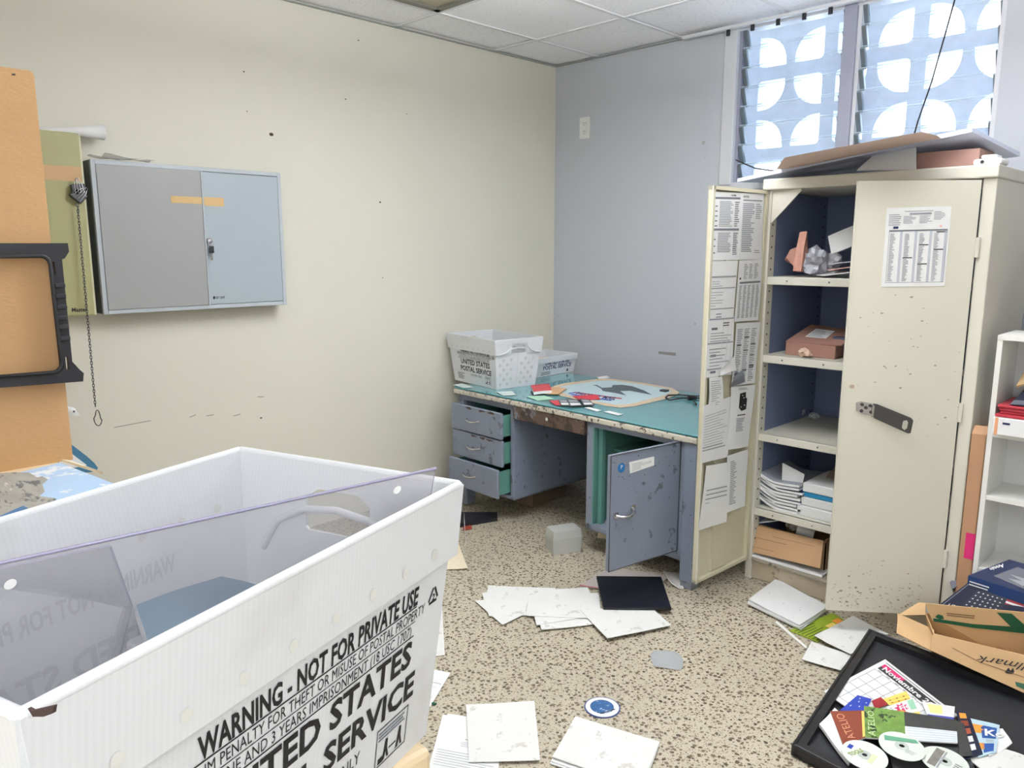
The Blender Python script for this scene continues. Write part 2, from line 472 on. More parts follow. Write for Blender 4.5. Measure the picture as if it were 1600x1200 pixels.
# ------------------------------------------------------------------ the room
XL, YB, ZC = -3.62, 4.033, 2.699          # left wall, back wall, ceiling
XR, YF = 1.7, -2.4
WALL_WARM = mat('cream_wall_paint', (216, 213, 199), 0.62, var=0.035, scale=1.3, bump=0.05, bscale=25, stains=[((196, 190, 174), 0.70, 3.0)])
WALL_BACK = mat('back_wall_sky_tint', (188, 191, 198), 0.62, var=0.03, scale=1.3, bump=0.05, bscale=25)  # cream wall, grey blue of the window's sky light put into its colour
b = MB(); b.box(XL - 0.1, XR + 0.1, YF - 0.1, YB + 0.6, -0.1, 0, terrazzo()); struct(b.build('floor'))
# faint light joint lines are cast into the floor
b = MB(); b.box(XL - 0.1, XL, YF - 0.1, YB + 0.14, 0, ZC + 0.1, WALL_WARM)
SCUFF = mat('scuff_mark', (158, 153, 138), 0.8); HOLE = mat('nail_hole', (70, 60, 50), 0.9)
pA = Pl((XL, 0, 0), (1, 0, 0))
for (x, y, r) in ((424, 210, 4), (594, 316, 2.2), (540, 155, 1.6), (560, 63, 1.6), (381, 112, 1.6), (408, 653, 2.0), (598, 434, 1.4), (386, 174, 1.2), (636, 178, 1.2)):
    c = pA.at(x, y, 0.0008); k = r * 0.003
    b.add([c + Vector((0, math.cos(a) * k, math.sin(a) * k * 0.7)) for a in [i * math.pi / 4 for i in range(8)]], [tuple(range(8))], HOLE)
for (x0, y0, x1, y1) in ((178, 668, 236, 657), (296, 652, 306, 648), (322, 650, 334, 648), (365, 650, 376, 647), (402, 620, 412, 620)):
    S = Surf([pA.at(x0, y0 - .7), pA.at(x1, y1 - .7), pA.at(x1, y1 + .7), pA.at(x0, y0 + .7)]); b.rect(S, 0, 0, 1, 1, SCUFF)
struct(b.build('wall_left'))
WX0, WX1, WZ0 = -2.361, -1.006, 1.855
b = MB()
b.box(XL, WX0, YB, YB + 0.14, 0, ZC + 0.1, WALL_BACK)
b.box(WX1, XR + 0.1, YB, YB + 0.14, 0, ZC + 0.1, WALL_BACK)
b.box(WX0, WX1, YB, YB + 0.14, 0, WZ0, WALL_BACK)
pB = Pl((0, YB, 0), (0, 1, 0))
S = Surf(pB.quad([(1029, 549), (1056, 551), (1056, 556), (1029, 553)])); b.rect(S, 0, 0, 1, 1, mat('grey_scuff', (140, 138, 136), 0.8))
for (x, y, r) in ((1099, 223, 3.5), (1086, 506, 2.5), (872, 494, 1.5), (930, 144, 1.4), (1101, 246, 1.0), (1083, 517, 1.2)):
    c = pB.at(x, y, 0.001); k = r * 0.0032
    b.add([c + Vector((math.cos(a) * k, 0, math.sin(a) * k)) for a in [i * math.pi / 4 for i in range(8)]], [tuple(range(8))], mat('wall_plug', (168, 166, 164), 0.7))
struct(b.build('wall_back'))
WALL_SIDE = mat('side_wall_paint', (206, 202, 192), 0.65)
b = MB(); b.box(XR, XR + 0.1, YF - 0.1, YB + 0.14, 0, ZC + 0.1, WALL_SIDE); struct(b.build('wall_right'))
b = MB(); b.box(XL - 0.1, XR + 0.1, YF - 0.1, YF, 0, ZC + 0.1, WALL_SIDE); struct(b.build('wall_front'))

# dropped ceiling: mineral tiles in a white grid, one bay taken by a lamp
GX = [-3.264, -2.640, -1.979, -1.334, -0.688, -0.043, 0.60, 1.25]
GY = [3.468, 2.726, 1.990, 1.253, 0.516, -0.22, -0.957, -1.69, -2.39]
b = MB(); AC = acoustic()
xs = [XL] + GX + [XR]; ys = [YB] + GY + [YF]
for i in range(len(xs) - 1):
    for j in range(len(ys) - 1):
        if i == 1 and j in (2, 3): continue
        dz = 0.003 * ((i * 7 + j * 5) % 3)
        b.box(xs[i], xs[i + 1], ys[j + 1], ys[j], ZC + dz, ZC + 0.02 + dz, AC)
b.box(XL, XR, YF, YB + 0.14, ZC + 0.12, ZC + 0.16, WALL_SIDE)
struct(b.build('ceiling'))
GRID = mat('ceiling_grid_white', (226, 226, 228), 0.5)
b = MB()
for x in GX: b.box(x - 0.011, x + 0.011, YF, YB, ZC - 0.006, ZC + 0.001, GRID)
for y in GY: b.box(XL, XR, y - 0.011, y + 0.011, ZC - 0.0055, ZC + 0.001, GRID)
struct(b.build('trim_1'))
b = MB(); EDGE = mat('wall_angle_grey', (150, 156, 150), 0.5)
b.box(XL, XL + 0.02, YF, YB, ZC - 0.012, ZC - 0.007, EDGE); b.box(XL + 0.02, WX0, YB - 0.02, YB, ZC - 0.012, ZC - 0.007, EDGE)
struct(b.build('trim_2'))
t = thing('ceiling_light', 'unlit recessed ceiling light with dull tan lens at the top edge', 'ceiling light', (-2.952, 1.99, ZC - 0.02))
b = MB()
for (x0, x1, y0, y1) in ((-3.248, -3.21, 1.27, 2.71), (-2.694, -2.656, 1.27, 2.71), (-3.248, -2.656, 1.27, 1.307), (-3.248, -2.656, 2.672, 2.71)):
    b.box(x0, x1, y0, y1, ZC - 0.008, ZC + 0.05, mat('lamp_frame_grey', (120, 118, 110), 0.5))
b.build('frame', t)
b = MB(); b.box(-3.21, -2.694, 1.307, 2.672, ZC + 0.004, ZC + 0.012, mat('dull_lens', (168, 160, 134), 0.3, var=0.06)); b.build('lens', t)

# housings of the added, unseen strip lamps (their light is set at the top)
for (x, y, zl, _d, _e), lab in zip(LAMPS, ('added hanging strip lamp over the middle of the room', 'added hanging strip lamp in front of the cabinet', 'added hanging strip lamp on the right side of the room', 'added hanging strip lamp behind the viewer')):
    t = thing('added_strip_lamp', lab, 'ceiling light', (x, y, zl))
    b = MB(); b.box(x - .42, x + .42, y - .06, y + .06, zl, zl + .04, GRID, .004); b.build('housing', t)
    for dx in (-.3, .3):
        b = MB(); b.tube([Vector((x + dx, y, zl + .04)), Vector((x + dx, y, ZC))], .004, GRID, 6); b.build('hanger', t)

# ------------------------------------------------------------------ jalousie window and pierced block screen
w = thing('window_1', None, None, (-1.68, YB, WZ0)); w['kind'] = 'structure'
ALU = mat('window_frame_white', (208, 210, 214), 0.4); ALU2 = mat('window_mullion_grey', (150, 152, 168), 0.4)
b = MB()
b.box(WX0, WX0 + 0.075, YB - 0.012, YB + 0.10, WZ0, ZC, ALU, 0.004)
b.box(WX0 + 0.075, WX0 + 0.092, YB + 0.02, YB + 0.06, WZ0, ZC, ALU2)
b.box(WX1 - 0.02, WX1, YB + 0.005, YB + 0.10, WZ0, ZC, ALU)
b.box(WX0, WX1, YB - 0.002, YB + 0.10, WZ0 - 0.03, WZ0 + 0.012, ALU, 0.003)
b.box(WX0 + 0.075, WX1, YB + 0.005, YB + 0.09, ZC - 0.03, ZC, ALU)
b.build('window_frame', w)
b = MB(); b.box(-1.712, -1.648, YB - 0.005, YB + 0.08, WZ0, ZC, ALU2, 0.003); b.box(-1.648, -1.630, YB + 0.015, YB + 0.06, WZ0, ZC, ALU); b.build('mullion', w)
GLASS = clear_mat('hazy_louvre_glass', (214, 228, 242), 0.10, 0.08, haze=0.20)  # louvre glass with an uneven bluish white haze mixed in
GEDGE = mat('glass_edge', (206, 226, 236), 0.2)
CLIP = mat('louvre_clip', (120, 132, 140), 0.35, 0.6)
nl = 8; pitch = (ZC - 0.03 - WZ0) / nl
for (x0, x1) in ((-2.265, -1.712), (-1.630, -1.025)):
    b = MB(); c = MB()
    for k in range(nl):
        zc = WZ0 + 0.012 + pitch * (k + 0.5)
        T = Matrix.Translation((0, YB + 0.045, zc)) @ Matrix.Rotation(math.radians(24), 4, 'X')
        h = pitch * 0.56
        b.box(x0, x1, -0.0025, 0.0025, -h, h, GLASS, 0, T)
        b.box(x0, x1, -0.003, 0.003, -h - 0.002, -h, GEDGE, 0, T); b.box(x0, x1, -0.003, 0.003, h, h + 0.002, GEDGE, 0, T)
        c.box(x0 - 0.002, x0 + 0.022, -0.012, 0.012, -h * .9, h * .9, CLIP, 0.003, T)
        c.box(x1 - 0.014, x1 + 0.002, -0.010, 0.010, -h * .8, h * .8, CLIP, 0.003, T)
    b.build('louvre_glass', w); c.build('louvre_clips', w)
# screen of pierced blocks outside: every hole a quarter round
def quarter(cx, cz, sx, sz, R=0.159):
    pts = []
    rr = 0.022
    def q(px, pz): pts.append((cx + sx * px, cz + sz * pz))
    for a in range(4): t_ = a / 3 * math.pi / 2; q(rr - rr * math.sin(math.pi / 2 - t_) if False else rr * (1 - math.cos(t_)) if False else rr - rr * math.cos(t_), rr - rr * math.sin(t_))
    for a in range(13):
        t_ = a / 12 * math.pi / 2; q(R * math.cos(t_) ** 0.86, R * math.sin(t_) ** 0.86)
    return pts
holes = []
for i in range(-1, 5):
    for j in range(-1, 4):
        cx = -2.302 + 0.441 * i; cz = 2.027 + 0.441 * j
        for sx in (1, -1):
            for sz in (1, -1):
                x = cx + sx * 0.0366; z = cz + sz * 0.0366
                if -2.95 < x < -0.35 and 1.6 < z < 3.3: holes.append(quarter(x, z, sx, sz))
b = MB()
T = Matrix.Translation((0, 4.334, 0)) @ Matrix.Rotation(math.radians(90), 4, 'X')
b.plate([(-3.3, 1.2), (0.0, 1.2), (0.0, 3.6), (-3.3, 3.6)], holes, T, 0.09, mat('block_screen_paint', (206, 216, 230), 0.8, var=0.08, scale=5))
struct(b.build('wall_screen'))

# curtain rail under the ceiling at the window, black clips on it
t = thing('curtain_rail', 'white curtain rail with black clips above the louvred window', 'curtain rail', (-1.8, YB - 0.05, ZC - 0.03))
b = MB(); b.box(-2.60, -1.05, YB - 0.075, YB - 0.045, ZC - 0.030, ZC - 0.012, ALU, 0.003); b.build('rail', t)
for px, py in ((1138, 48), (1176, 40), (1216, 32), (1257, 21), (1298, 14)):
    p = WY(px, py, YB - 0.06); b = MB(); b.box(p.x - 0.010, p.x + 0.010, YB - 0.066, YB - 0.054, ZC - 0.062, ZC - 0.030, BLACKPL, 0.002); b.build('clip', t)
b = MB(); b.tube([WY(1494, -8, 3.98), WY(1475, 60, 3.98), WY(1455, 130, 3.98), WY(1434, 190, 3.98), WY(1428, 212, 3.98)], 0.0035, INK, 6)
tag(b.build('hanging_cord'), 'thin black cord hanging down in front of the window glass', 'cord')

# wall socket
t = thing('wall_outlet', 'white double wall socket high on the back wall near the corner', 'wall outlet', (-3.358, YB, 2.274))
b = MB(); b.box(-3.402, -3.314, YB - 0.008, YB, 2.206, 2.343, WHITEPL, 0.003); b.build('cover_plate', t)
for z in (2.249, 2.300):
    b = MB(); b.disc((0, 0), 0.020, WHITEPL, 20, 0.012, 0.007, Matrix.Translation((-3.358, YB, z)) @ Matrix.Rotation(math.radians(90), 4, 'X'))
    for dx in (-0.007, 0.007): b.box(-3.358 + dx - 0.0012, -3.358 + dx + 0.0012, YB - 0.0128, YB - 0.011, z - 0.001, z + 0.008, INK)
    b.box(-3.3605, -3.3555, YB - 0.0128, YB - 0.011, z - 0.012, z - 0.007, INK)
    b.build('receptacle', t)

# ------------------------------------------------------------------ left wall: two key cabinets and what hangs on them
D = 0.10; XF = XL + D
y0, y1, z0, z1 = 1.084, 1.932, 1.226, 1.862
t = thing('key_cabinet', 'grey metal double-door key cabinet on the left wall, keys in lock', 'key cabinet', (XL, (y0 + y1) / 2, z0))
GREYC = mat('grey_cabinet_paint', (150, 151, 151), 0.38, var=0.02); GREYL = mat('pale_grey_cabinet_paint', (162, 172, 179), 0.35, var=0.02)
FRM = mat('cabinet_frame_paint', (176, 183, 189), 0.35)
b = MB(); b.box(XL, XF - 0.012, y0 + .001, y1 - .001, z0 + .001, z1 - .001, mat('cabinet_side_paint', (104, 110, 112), 0.4), 0.002); b.build('body', t)
b = MB()
for (a0, a1, c0, c1) in ((y0, y0 + .018, z0, z1), (y1 - .018, y1, z0, z1), (y0 + .018, y1 - .018, z0, z0 + .018), (y0 + .018, y1 - .018, z1 - .018, z1)): b.box(XF - 0.02, XF, a0, a1, c0, c1, FRM, 0.002)
b.build('frame', t)
ym = WX(321, 370, XF).y
TP = mat('yellow_tape', (200, 168, 116), 0.6)
d = MB(); d.box(XF - 0.012, XF + 0.004, y0 + .018, ym, z0 + .018, z1 - .018, GREYC, 0.002); d.box(XF - 0.004, XF + 0.008, ym - 0.006, ym, z0 + .018, z1 - .018, FRM)
p, q = WX(266, 306, XF), WX(320, 319, XF); d.box(XF + 0.004, XF + 0.0052, p.y, ym, q.z, p.z, TP); dl = d.build('door', t)
d = MB(); d.box(XF - 0.012, XF + 0.0, ym + 0.003, y1 - .019, z0 + .02, z1 - .02, GREYL, 0.002)
q = WX(350, 322, XF); d.box(XF, XF + 0.0012, ym + .004, q.y, q.z - 0.002, q.z + 0.0366, TP)
S = Surf([WX(333, 462, XF), WX(352, 461, XF), WX(352, 467, XF), WX(333, 468, XF)]); d.text(S, 'KEY SAFE', 0.2, 0.15, 0.010, INK, width=S.su * .75); d.rect(S, 0, .1, .16, .85, INK)
dr = d.build('door', t)
k = MB(); c = WX(326, 376, XF); TT = Matrix.Translation(c) @ Matrix.Rotation(math.radians(90), 4, 'Y')
k.disc((0, 0), 0.012, CHROME, 20, 0.014, 0.0, TT); k.box(c.x + .014, c.x + .03, c.y - .0015, c.y + .0015, c.z - .006, c.z + .006, CHROME)
lk = k.build('lock', dr)
k = MB(); c2 = WX(330, 385, XF + .02)
k.tube([c2 + Vector((0, .012 * math.cos(a), .014 + .012 * math.sin(a))) for a in [i * math.pi / 6 for i in range(12)]], 0.0014, CHROME, 6, True)
k.box(c2.x - .003, c2.x + .003, c2.y - .012, c2.y + .012, c2.z - .03, c2.z + .002, BLACKPL, .003); k.box(c2.x - .001, c2.x + .001, c2.y - .004, c2.y + .004, c2.z - .062, c2.z - .03, CHROME)
tag(k.build('keys'), 'small bunch of keys with black head hanging in the key cabinet lock', 'keys')
b = MB()
q = [WX(140, 249, XF - .05), WX(236, 256, XF - .05)]
for i, (u0, u1, hh) in enumerate(((0.0, .45, .012), (.2, .75, .018), (.6, 1.0, .010))):
    a, e = q[0].lerp(q[1], u0), q[0].lerp(q[1], u1)
    S = Surf([Vector((XL + .02, a.y, z1 + .012)), Vector((XL + .02, e.y, z1 + .006)), Vector((XF - .005, e.y, z1 + .004)), Vector((XF - .005, a.y, z1 + .006))], wav(hh * .7, 40 + i))
    b.sheet(S, clear_mat('crumpled_wrap', (236, 237, 232), 0.40, 0.2), 0.001, 8, 6)
tag(b.build('plastic_wrap'), 'crumpled clear plastic wrap lying on top of the grey key cabinet', 'plastic wrap')

OD = 0.085; OX = XL + OD
oz1, oz0 = 1.964, 1.224
t = thing('key_cabinet', 'olive metal key cabinet half hidden behind the brown board', 'key cabinet', (XL, 0.76, oz0))
OLIVE = mat('olive_cabinet_paint', (158, 156, 112), 0.45, var=0.03)
oy0 = 0.45; oy1 = 1.066
b = MB(); b.box(XL, OX - .015, oy0, oy1, oz0, oz1, mat('olive_cabinet_edge', (206, 204, 172), 0.4), .003); b.build('body', t)
d = MB(); d.box(OX - .015, OX, oy0 + .004, oy1 - .012, oz0 + .004, oz1 - .004, OLIVE, .003)
a, e = WX(66, 257, OX), WX(129, 284, OX); d.box(OX, OX + .001, oy0 + .05, oy1 - .014, e.z, a.z, TAPE)
S = Surf([WX(112, 480, OX), WX(138, 479, OX), WX(138, 487, OX), WX(112, 488, OX)]); d.text(S, 'Master', 0, .1, .016, INK, width=S.su * .95)
d.build('door', t)
# binder clips and chain hang on its door
def binder(px, py, tilt, lab):
    c = WX(px, py, OX + .02)
    t = thing('binder_clip', lab, 'binder clip', c, 0, None)
    T = Matrix.Translation(c) @ Matrix.Rotation(tilt, 4, 'X')
    b = MB(); b.box(-.010, .012, -.026, .026, -.022, .022, DARKMETAL, .004, T); b.build('jaw', t)
    for s_ in (1, -1):
        b = MB(); b.tube([T @ Vector((.014, s_ * .016 * f, z)) for f, z in ((1, -.015), (.9, .02), (.3, .045), (-.1, .045), (-.3, .02), (-.25, -.015))], .0013, CHROME, 6); b.build('wire_handle', t)
binder(122, 296, 0.1, 'upper dark binder clip on the olive key cabinet door')
binder(122, 306, -0.75, 'lower tilted binder clip holding the chain')
t = thing('chain', 'long dark metal chain hanging down from a binder clip on the left wall', 'chain', WX(152, 655, OX + .03))
b = MB()
top, bot = WX(121, 318, OX + .03), WX(149, 635, OX + .03)
n = 70
for i in range(n):
    c = top.lerp(bot, (i + .5) / n); h = (top - bot).length / n * .72
    ax = Vector((1, 0, 0)) if i % 2 else Vector((0, 1, 0))
    b.tube([c + ax * (.0042 * math.cos(a)) + Vector((0, 0, h * math.sin(a))) for a in [k * math.pi / 4 for k in range(8)]], .0015, DARKMETAL, 5, True)
b.build('links', t)
b = MB(); c = WX(153, 653, OX + .03)
b.tube([c + Vector((0, .016 * math.sin(a) * (1.0 if math.cos(a) < 0 else .6), .034 * math.cos(a))) for a in [k * math.pi / 8 for k in range(16)]], .0022, DARKMETAL, 6, True); b.build('end_ring', t)
# rolled sheet lying on top
b = MB(); a, e = WX(40, 203, OX - .04), WX(162, 207, OX - .02)
pts = [a.lerp(e, f) for f in (0, .35, .7, 1)]; V = []
n = 20; rad = (.012, .013, .02, .031); F = []
for i, p in enumerate(pts):
    for k in range(n + 6):
        an = 2 * math.pi * k / n + 1.2; rr = rad[i] * (1 - .03 * k / n)
        V.append(p + Vector((math.cos(an) * rr, 0, math.sin(an) * rr)))
for i in range(3):
    for k in range(n + 5): F.append((i * (n + 6) + k, (i + 1) * (n + 6) + k, (i + 1) * (n + 6) + k + 1, i * (n + 6) + k + 1))
b.add(V, F, PAPER, True)
o = b.build('rolled_poster'); mod = o.modifiers.new('thick', 'SOLIDIFY'); mod.thickness = .0012
tag(o, 'white rolled paper lying on top of the olive key cabinet', 'rolled paper')

# ------------------------------------------------------------------ counters at the left, board, frame, painted lid
ZT = 0.93
OAK = mat('cream_counter_top', (222, 200, 164), 0.5, var=0.06, scale=8, stains=[((120, 92, 66), 0.70, 12)])
def counter(x0, x1, y0, y1, lab, rounded):
    t = thing('work_table', lab, 'table', ((x0 + x1) / 2, (y0 + y1) / 2, 0))
    b = MB(); b.box(x0, x1, y0, y1, ZT - .035, ZT, OAK, .008)
    b.build('tabletop', t)
    b = MB(); b.box(x0 + .04, x1 - .04, y0 + .04, y1 - .04, ZT - .12, ZT - .035, OAK); b.build('apron', t)
    for x in (x0 + .05, x1 - .05):
        for y in (y0 + .05, y1 - .05):
            b = MB(); b.box(x - .025, x + .025, y - .025, y + .025, 0, ZT - .035, DARKMETAL, .003); b.build('leg', t)
counter(-1.68, -0.636, -1.0, 0.505, 'cream topped work table under the large white postal tub', 1)
counter(-3.58, -1.70, -1.0, 0.56, 'cream topped work table under the brown board and painted lid', 0)
BX = -2.30
a, c, bt = WX(52, 111, BX), WX(116, 733, BX), WX(0, 104, BX)
HB = mat('brown_fibreboard', (184, 146, 102), 0.7, var=0.07, scale=5, bump=0.12, bscale=70, stretch=(1, 1, 2.5))
b = MB(); T = Matrix.Translation((BX, 0, 0)) @ Matrix(((0, 0, -1, 0), (1, 0, 0, 0), (0, 1, 0, 0), (0, 0, 0, 1)))
ye = (a.y + c.y) / 2
rc = [(ye - .012 + .012 * math.sin(q), a.z - .012 + .012 * math.cos(q)) for q in [i * math.pi / 8 for i in range(5)]]
b.plate([(-.55, ZT), (-.55, a.z)] + rc + [(ye, ZT)], [], T, .022, HB)
h0 = Surf([WX(18, 115, BX), WX(24, 115, BX), WX(24, 118, BX), WX(18, 118, BX)]); b.rect(h0, 0, 0, 1, 1, HOLE, .001)
tag(b.build('fibreboard_panel'), 'tall brown fibreboard panel standing on the table at far left', 'board')
# black plastic frame against the board
FX = BX + .035
def fp(px, py): v = WX(px, py, FX); return (v.y, v.z)
outer = [fp(-160, 380), fp(106, 380), fp(108, 393), fp(101, 404), fp(97, 405), fp(113, 565), fp(125, 578), fp(131, 583), fp(130, 596), fp(-170, 619)]
inner = [fp(-120, 403), fp(62, 400), fp(69, 401), fp(75, 405), fp(79, 414), fp(96, 565), fp(96, 573), fp(91, 579), fp(84, 582), fp(-125, 598)]
slot1 = [fp(80, 408), fp(85, 409), fp(87, 428), fp(83, 428)]; slot2 = [fp(102, 558), fp(107, 558), fp(109, 578), fp(104, 578)]
T = Matrix.Translation((FX - .02, 0, 0)) @ Matrix(((0, 0, 1, 0), (1, 0, 0, 0), (0, 1, 0, 0), (0, 0, 0, 1)))
t = thing('plastic_rack', 'black open plastic rack with slotted side hung on the brown board', 'rack', (FX - .02, .3, 1.14))
b = MB(); b.plate(outer, [inner, slot1, slot2], T, .020, BLACKPL)
b.tube([Vector((FX + .001, *p)) for p in inner], .006, INK, 6, True)
b.build('rim', t)
b = MB()
for (x0, y_) in ((86, 446), (87.5, 463), (89, 480), (90.5, 497), (92, 511), (94, 529)):
    p, q = fp(x0 - 1, y_), fp(x0 + 15, y_ + .5)
    b.box(FX - .002, FX + .008, p[0], q[0], p[1] - .006, p[1] + .006, BLACKPL, .002)
b.build('ribs', t)
# painted box lid lying on the table
z = ZT + .022
pc = Pl((0, 0, z), (0, 0, 1))
far, right, lf = pc.at(93, 723), pc.at(182, 757), pc.at(0, 745)
e1 = (right - far); nl_ = lf - far
quad = [far, right, right + (nl_ * 7.0), far + nl_ * 7.0]
t = thing('painted_canvas', 'canvas painted with grey rock and pale blue sky lying behind the white tub', 'painting', (quad[0] + quad[2]) / 2 - Vector((0, 0, .022)))
b = MB(); b.slab([quad[0], quad[1], quad[2], quad[3]], .021, mat('painted_sky', (172, 200, 228), 0.6, var=0.16, scale=4, stains=[((226, 230, 234), 0.56, 6)]), NAVY)
b.build('canvas', t)
b = MB()
ROCK = mat('painted_rock', (158, 156, 148), 0.6, var=0.35, scale=9, stains=[((96, 100, 100), 0.56, 12), ((206, 202, 192), 0.62, 10)], stretch=(1, 3, 1))
rock = [(-60, 742), (25, 738), (45, 738), (58, 746), (66, 744), (75, 749), (66, 757), (70, 768), (62, 775), (88, 779), (82, 790), (60, 800), (30, 806), (-60, 850)]
b.add([pc.at(x, y, .0012) for x, y in rock], [tuple(range(len(rock)))], ROCK)
b.add([pc.at(x, y, .002) for x, y in ((0, 806), (20, 797), (36, 790), (44, 794), (30, 803), (6, 812))], [tuple(range(6))], mat('painted_water', (70, 112, 152), 0.6, var=.2))
b.build('painted_cliff', t)
# folders and slips behind the board
TEALF = mat('teal_folder', (58, 112, 142), 0.45)
pf = Pl((0, 0, ZT + .02), (0, 0, 1))
b = MB()
pf = Pl((-2.34, 0, 0), (1, 0, .12))
q = [pf.at(x, y) for x, y in ((92, 680), (115, 697), (136, 713), (148, 724), (153, 731), (151, 736), (140, 738), (92, 741))]
nq = len(q); qb = [p - pf.n * .004 for p in q]
b.add(q + qb, [tuple(range(nq))[::-1], tuple(range(nq, 2 * nq))] + [(i, (i + 1) % nq, nq + (i + 1) % nq, nq + i) for i in range(nq)], TEALF)
b.add([pf.at(x, y, .001) for x, y in ((92, 692), (115, 711), (136, 727), (116, 731), (92, 734))], [(4, 3, 2, 1, 0)], PAPER)
b.box(-2.60, -2.336, .30, .555, ZT + .001, ZT + .03, TEALF, .003)
tag(b.build('file_folder'), 'teal file folder with white sheet sticking out behind the brown board', 'folder')
b = MB(); b.slab([Vector((-2.55, .50, ZT + .012)), G(148, 737, ZT - .006), G(160, 741, ZT - .006), Vector((-2.345, .575, ZT - .004))], .006, CREAM_PAPER)
tag(b.build('envelope'), 'cream envelope edge under the teal folder behind the board', 'envelope')
b = MB(); p = WX(116, 643, BX - .05)
S = Surf([WX(95, 632, BX - .05), WX(116, 637, BX - .05), WX(125, 649, BX - .045), WX(95, 650, BX - .05)], wav(.002, 5)); b.sheet(S, PAPER, .006)
S3 = Surf([WX(113, 641, BX - .048), WX(116, 641, BX - .048), WX(116, 644, BX - .048), WX(113, 644, BX - .048)]); b.rect(S3, 0, 0, 1, 1, DARKMETAL, .006)
b.box(p.x - .05, p.x - .008, p.y - .25, p.y - .10, ZT, p.z - .005, PAPER, .004)
tag(b.build('card_packet'), 'white card packet just showing past the brown board edge', 'packet')

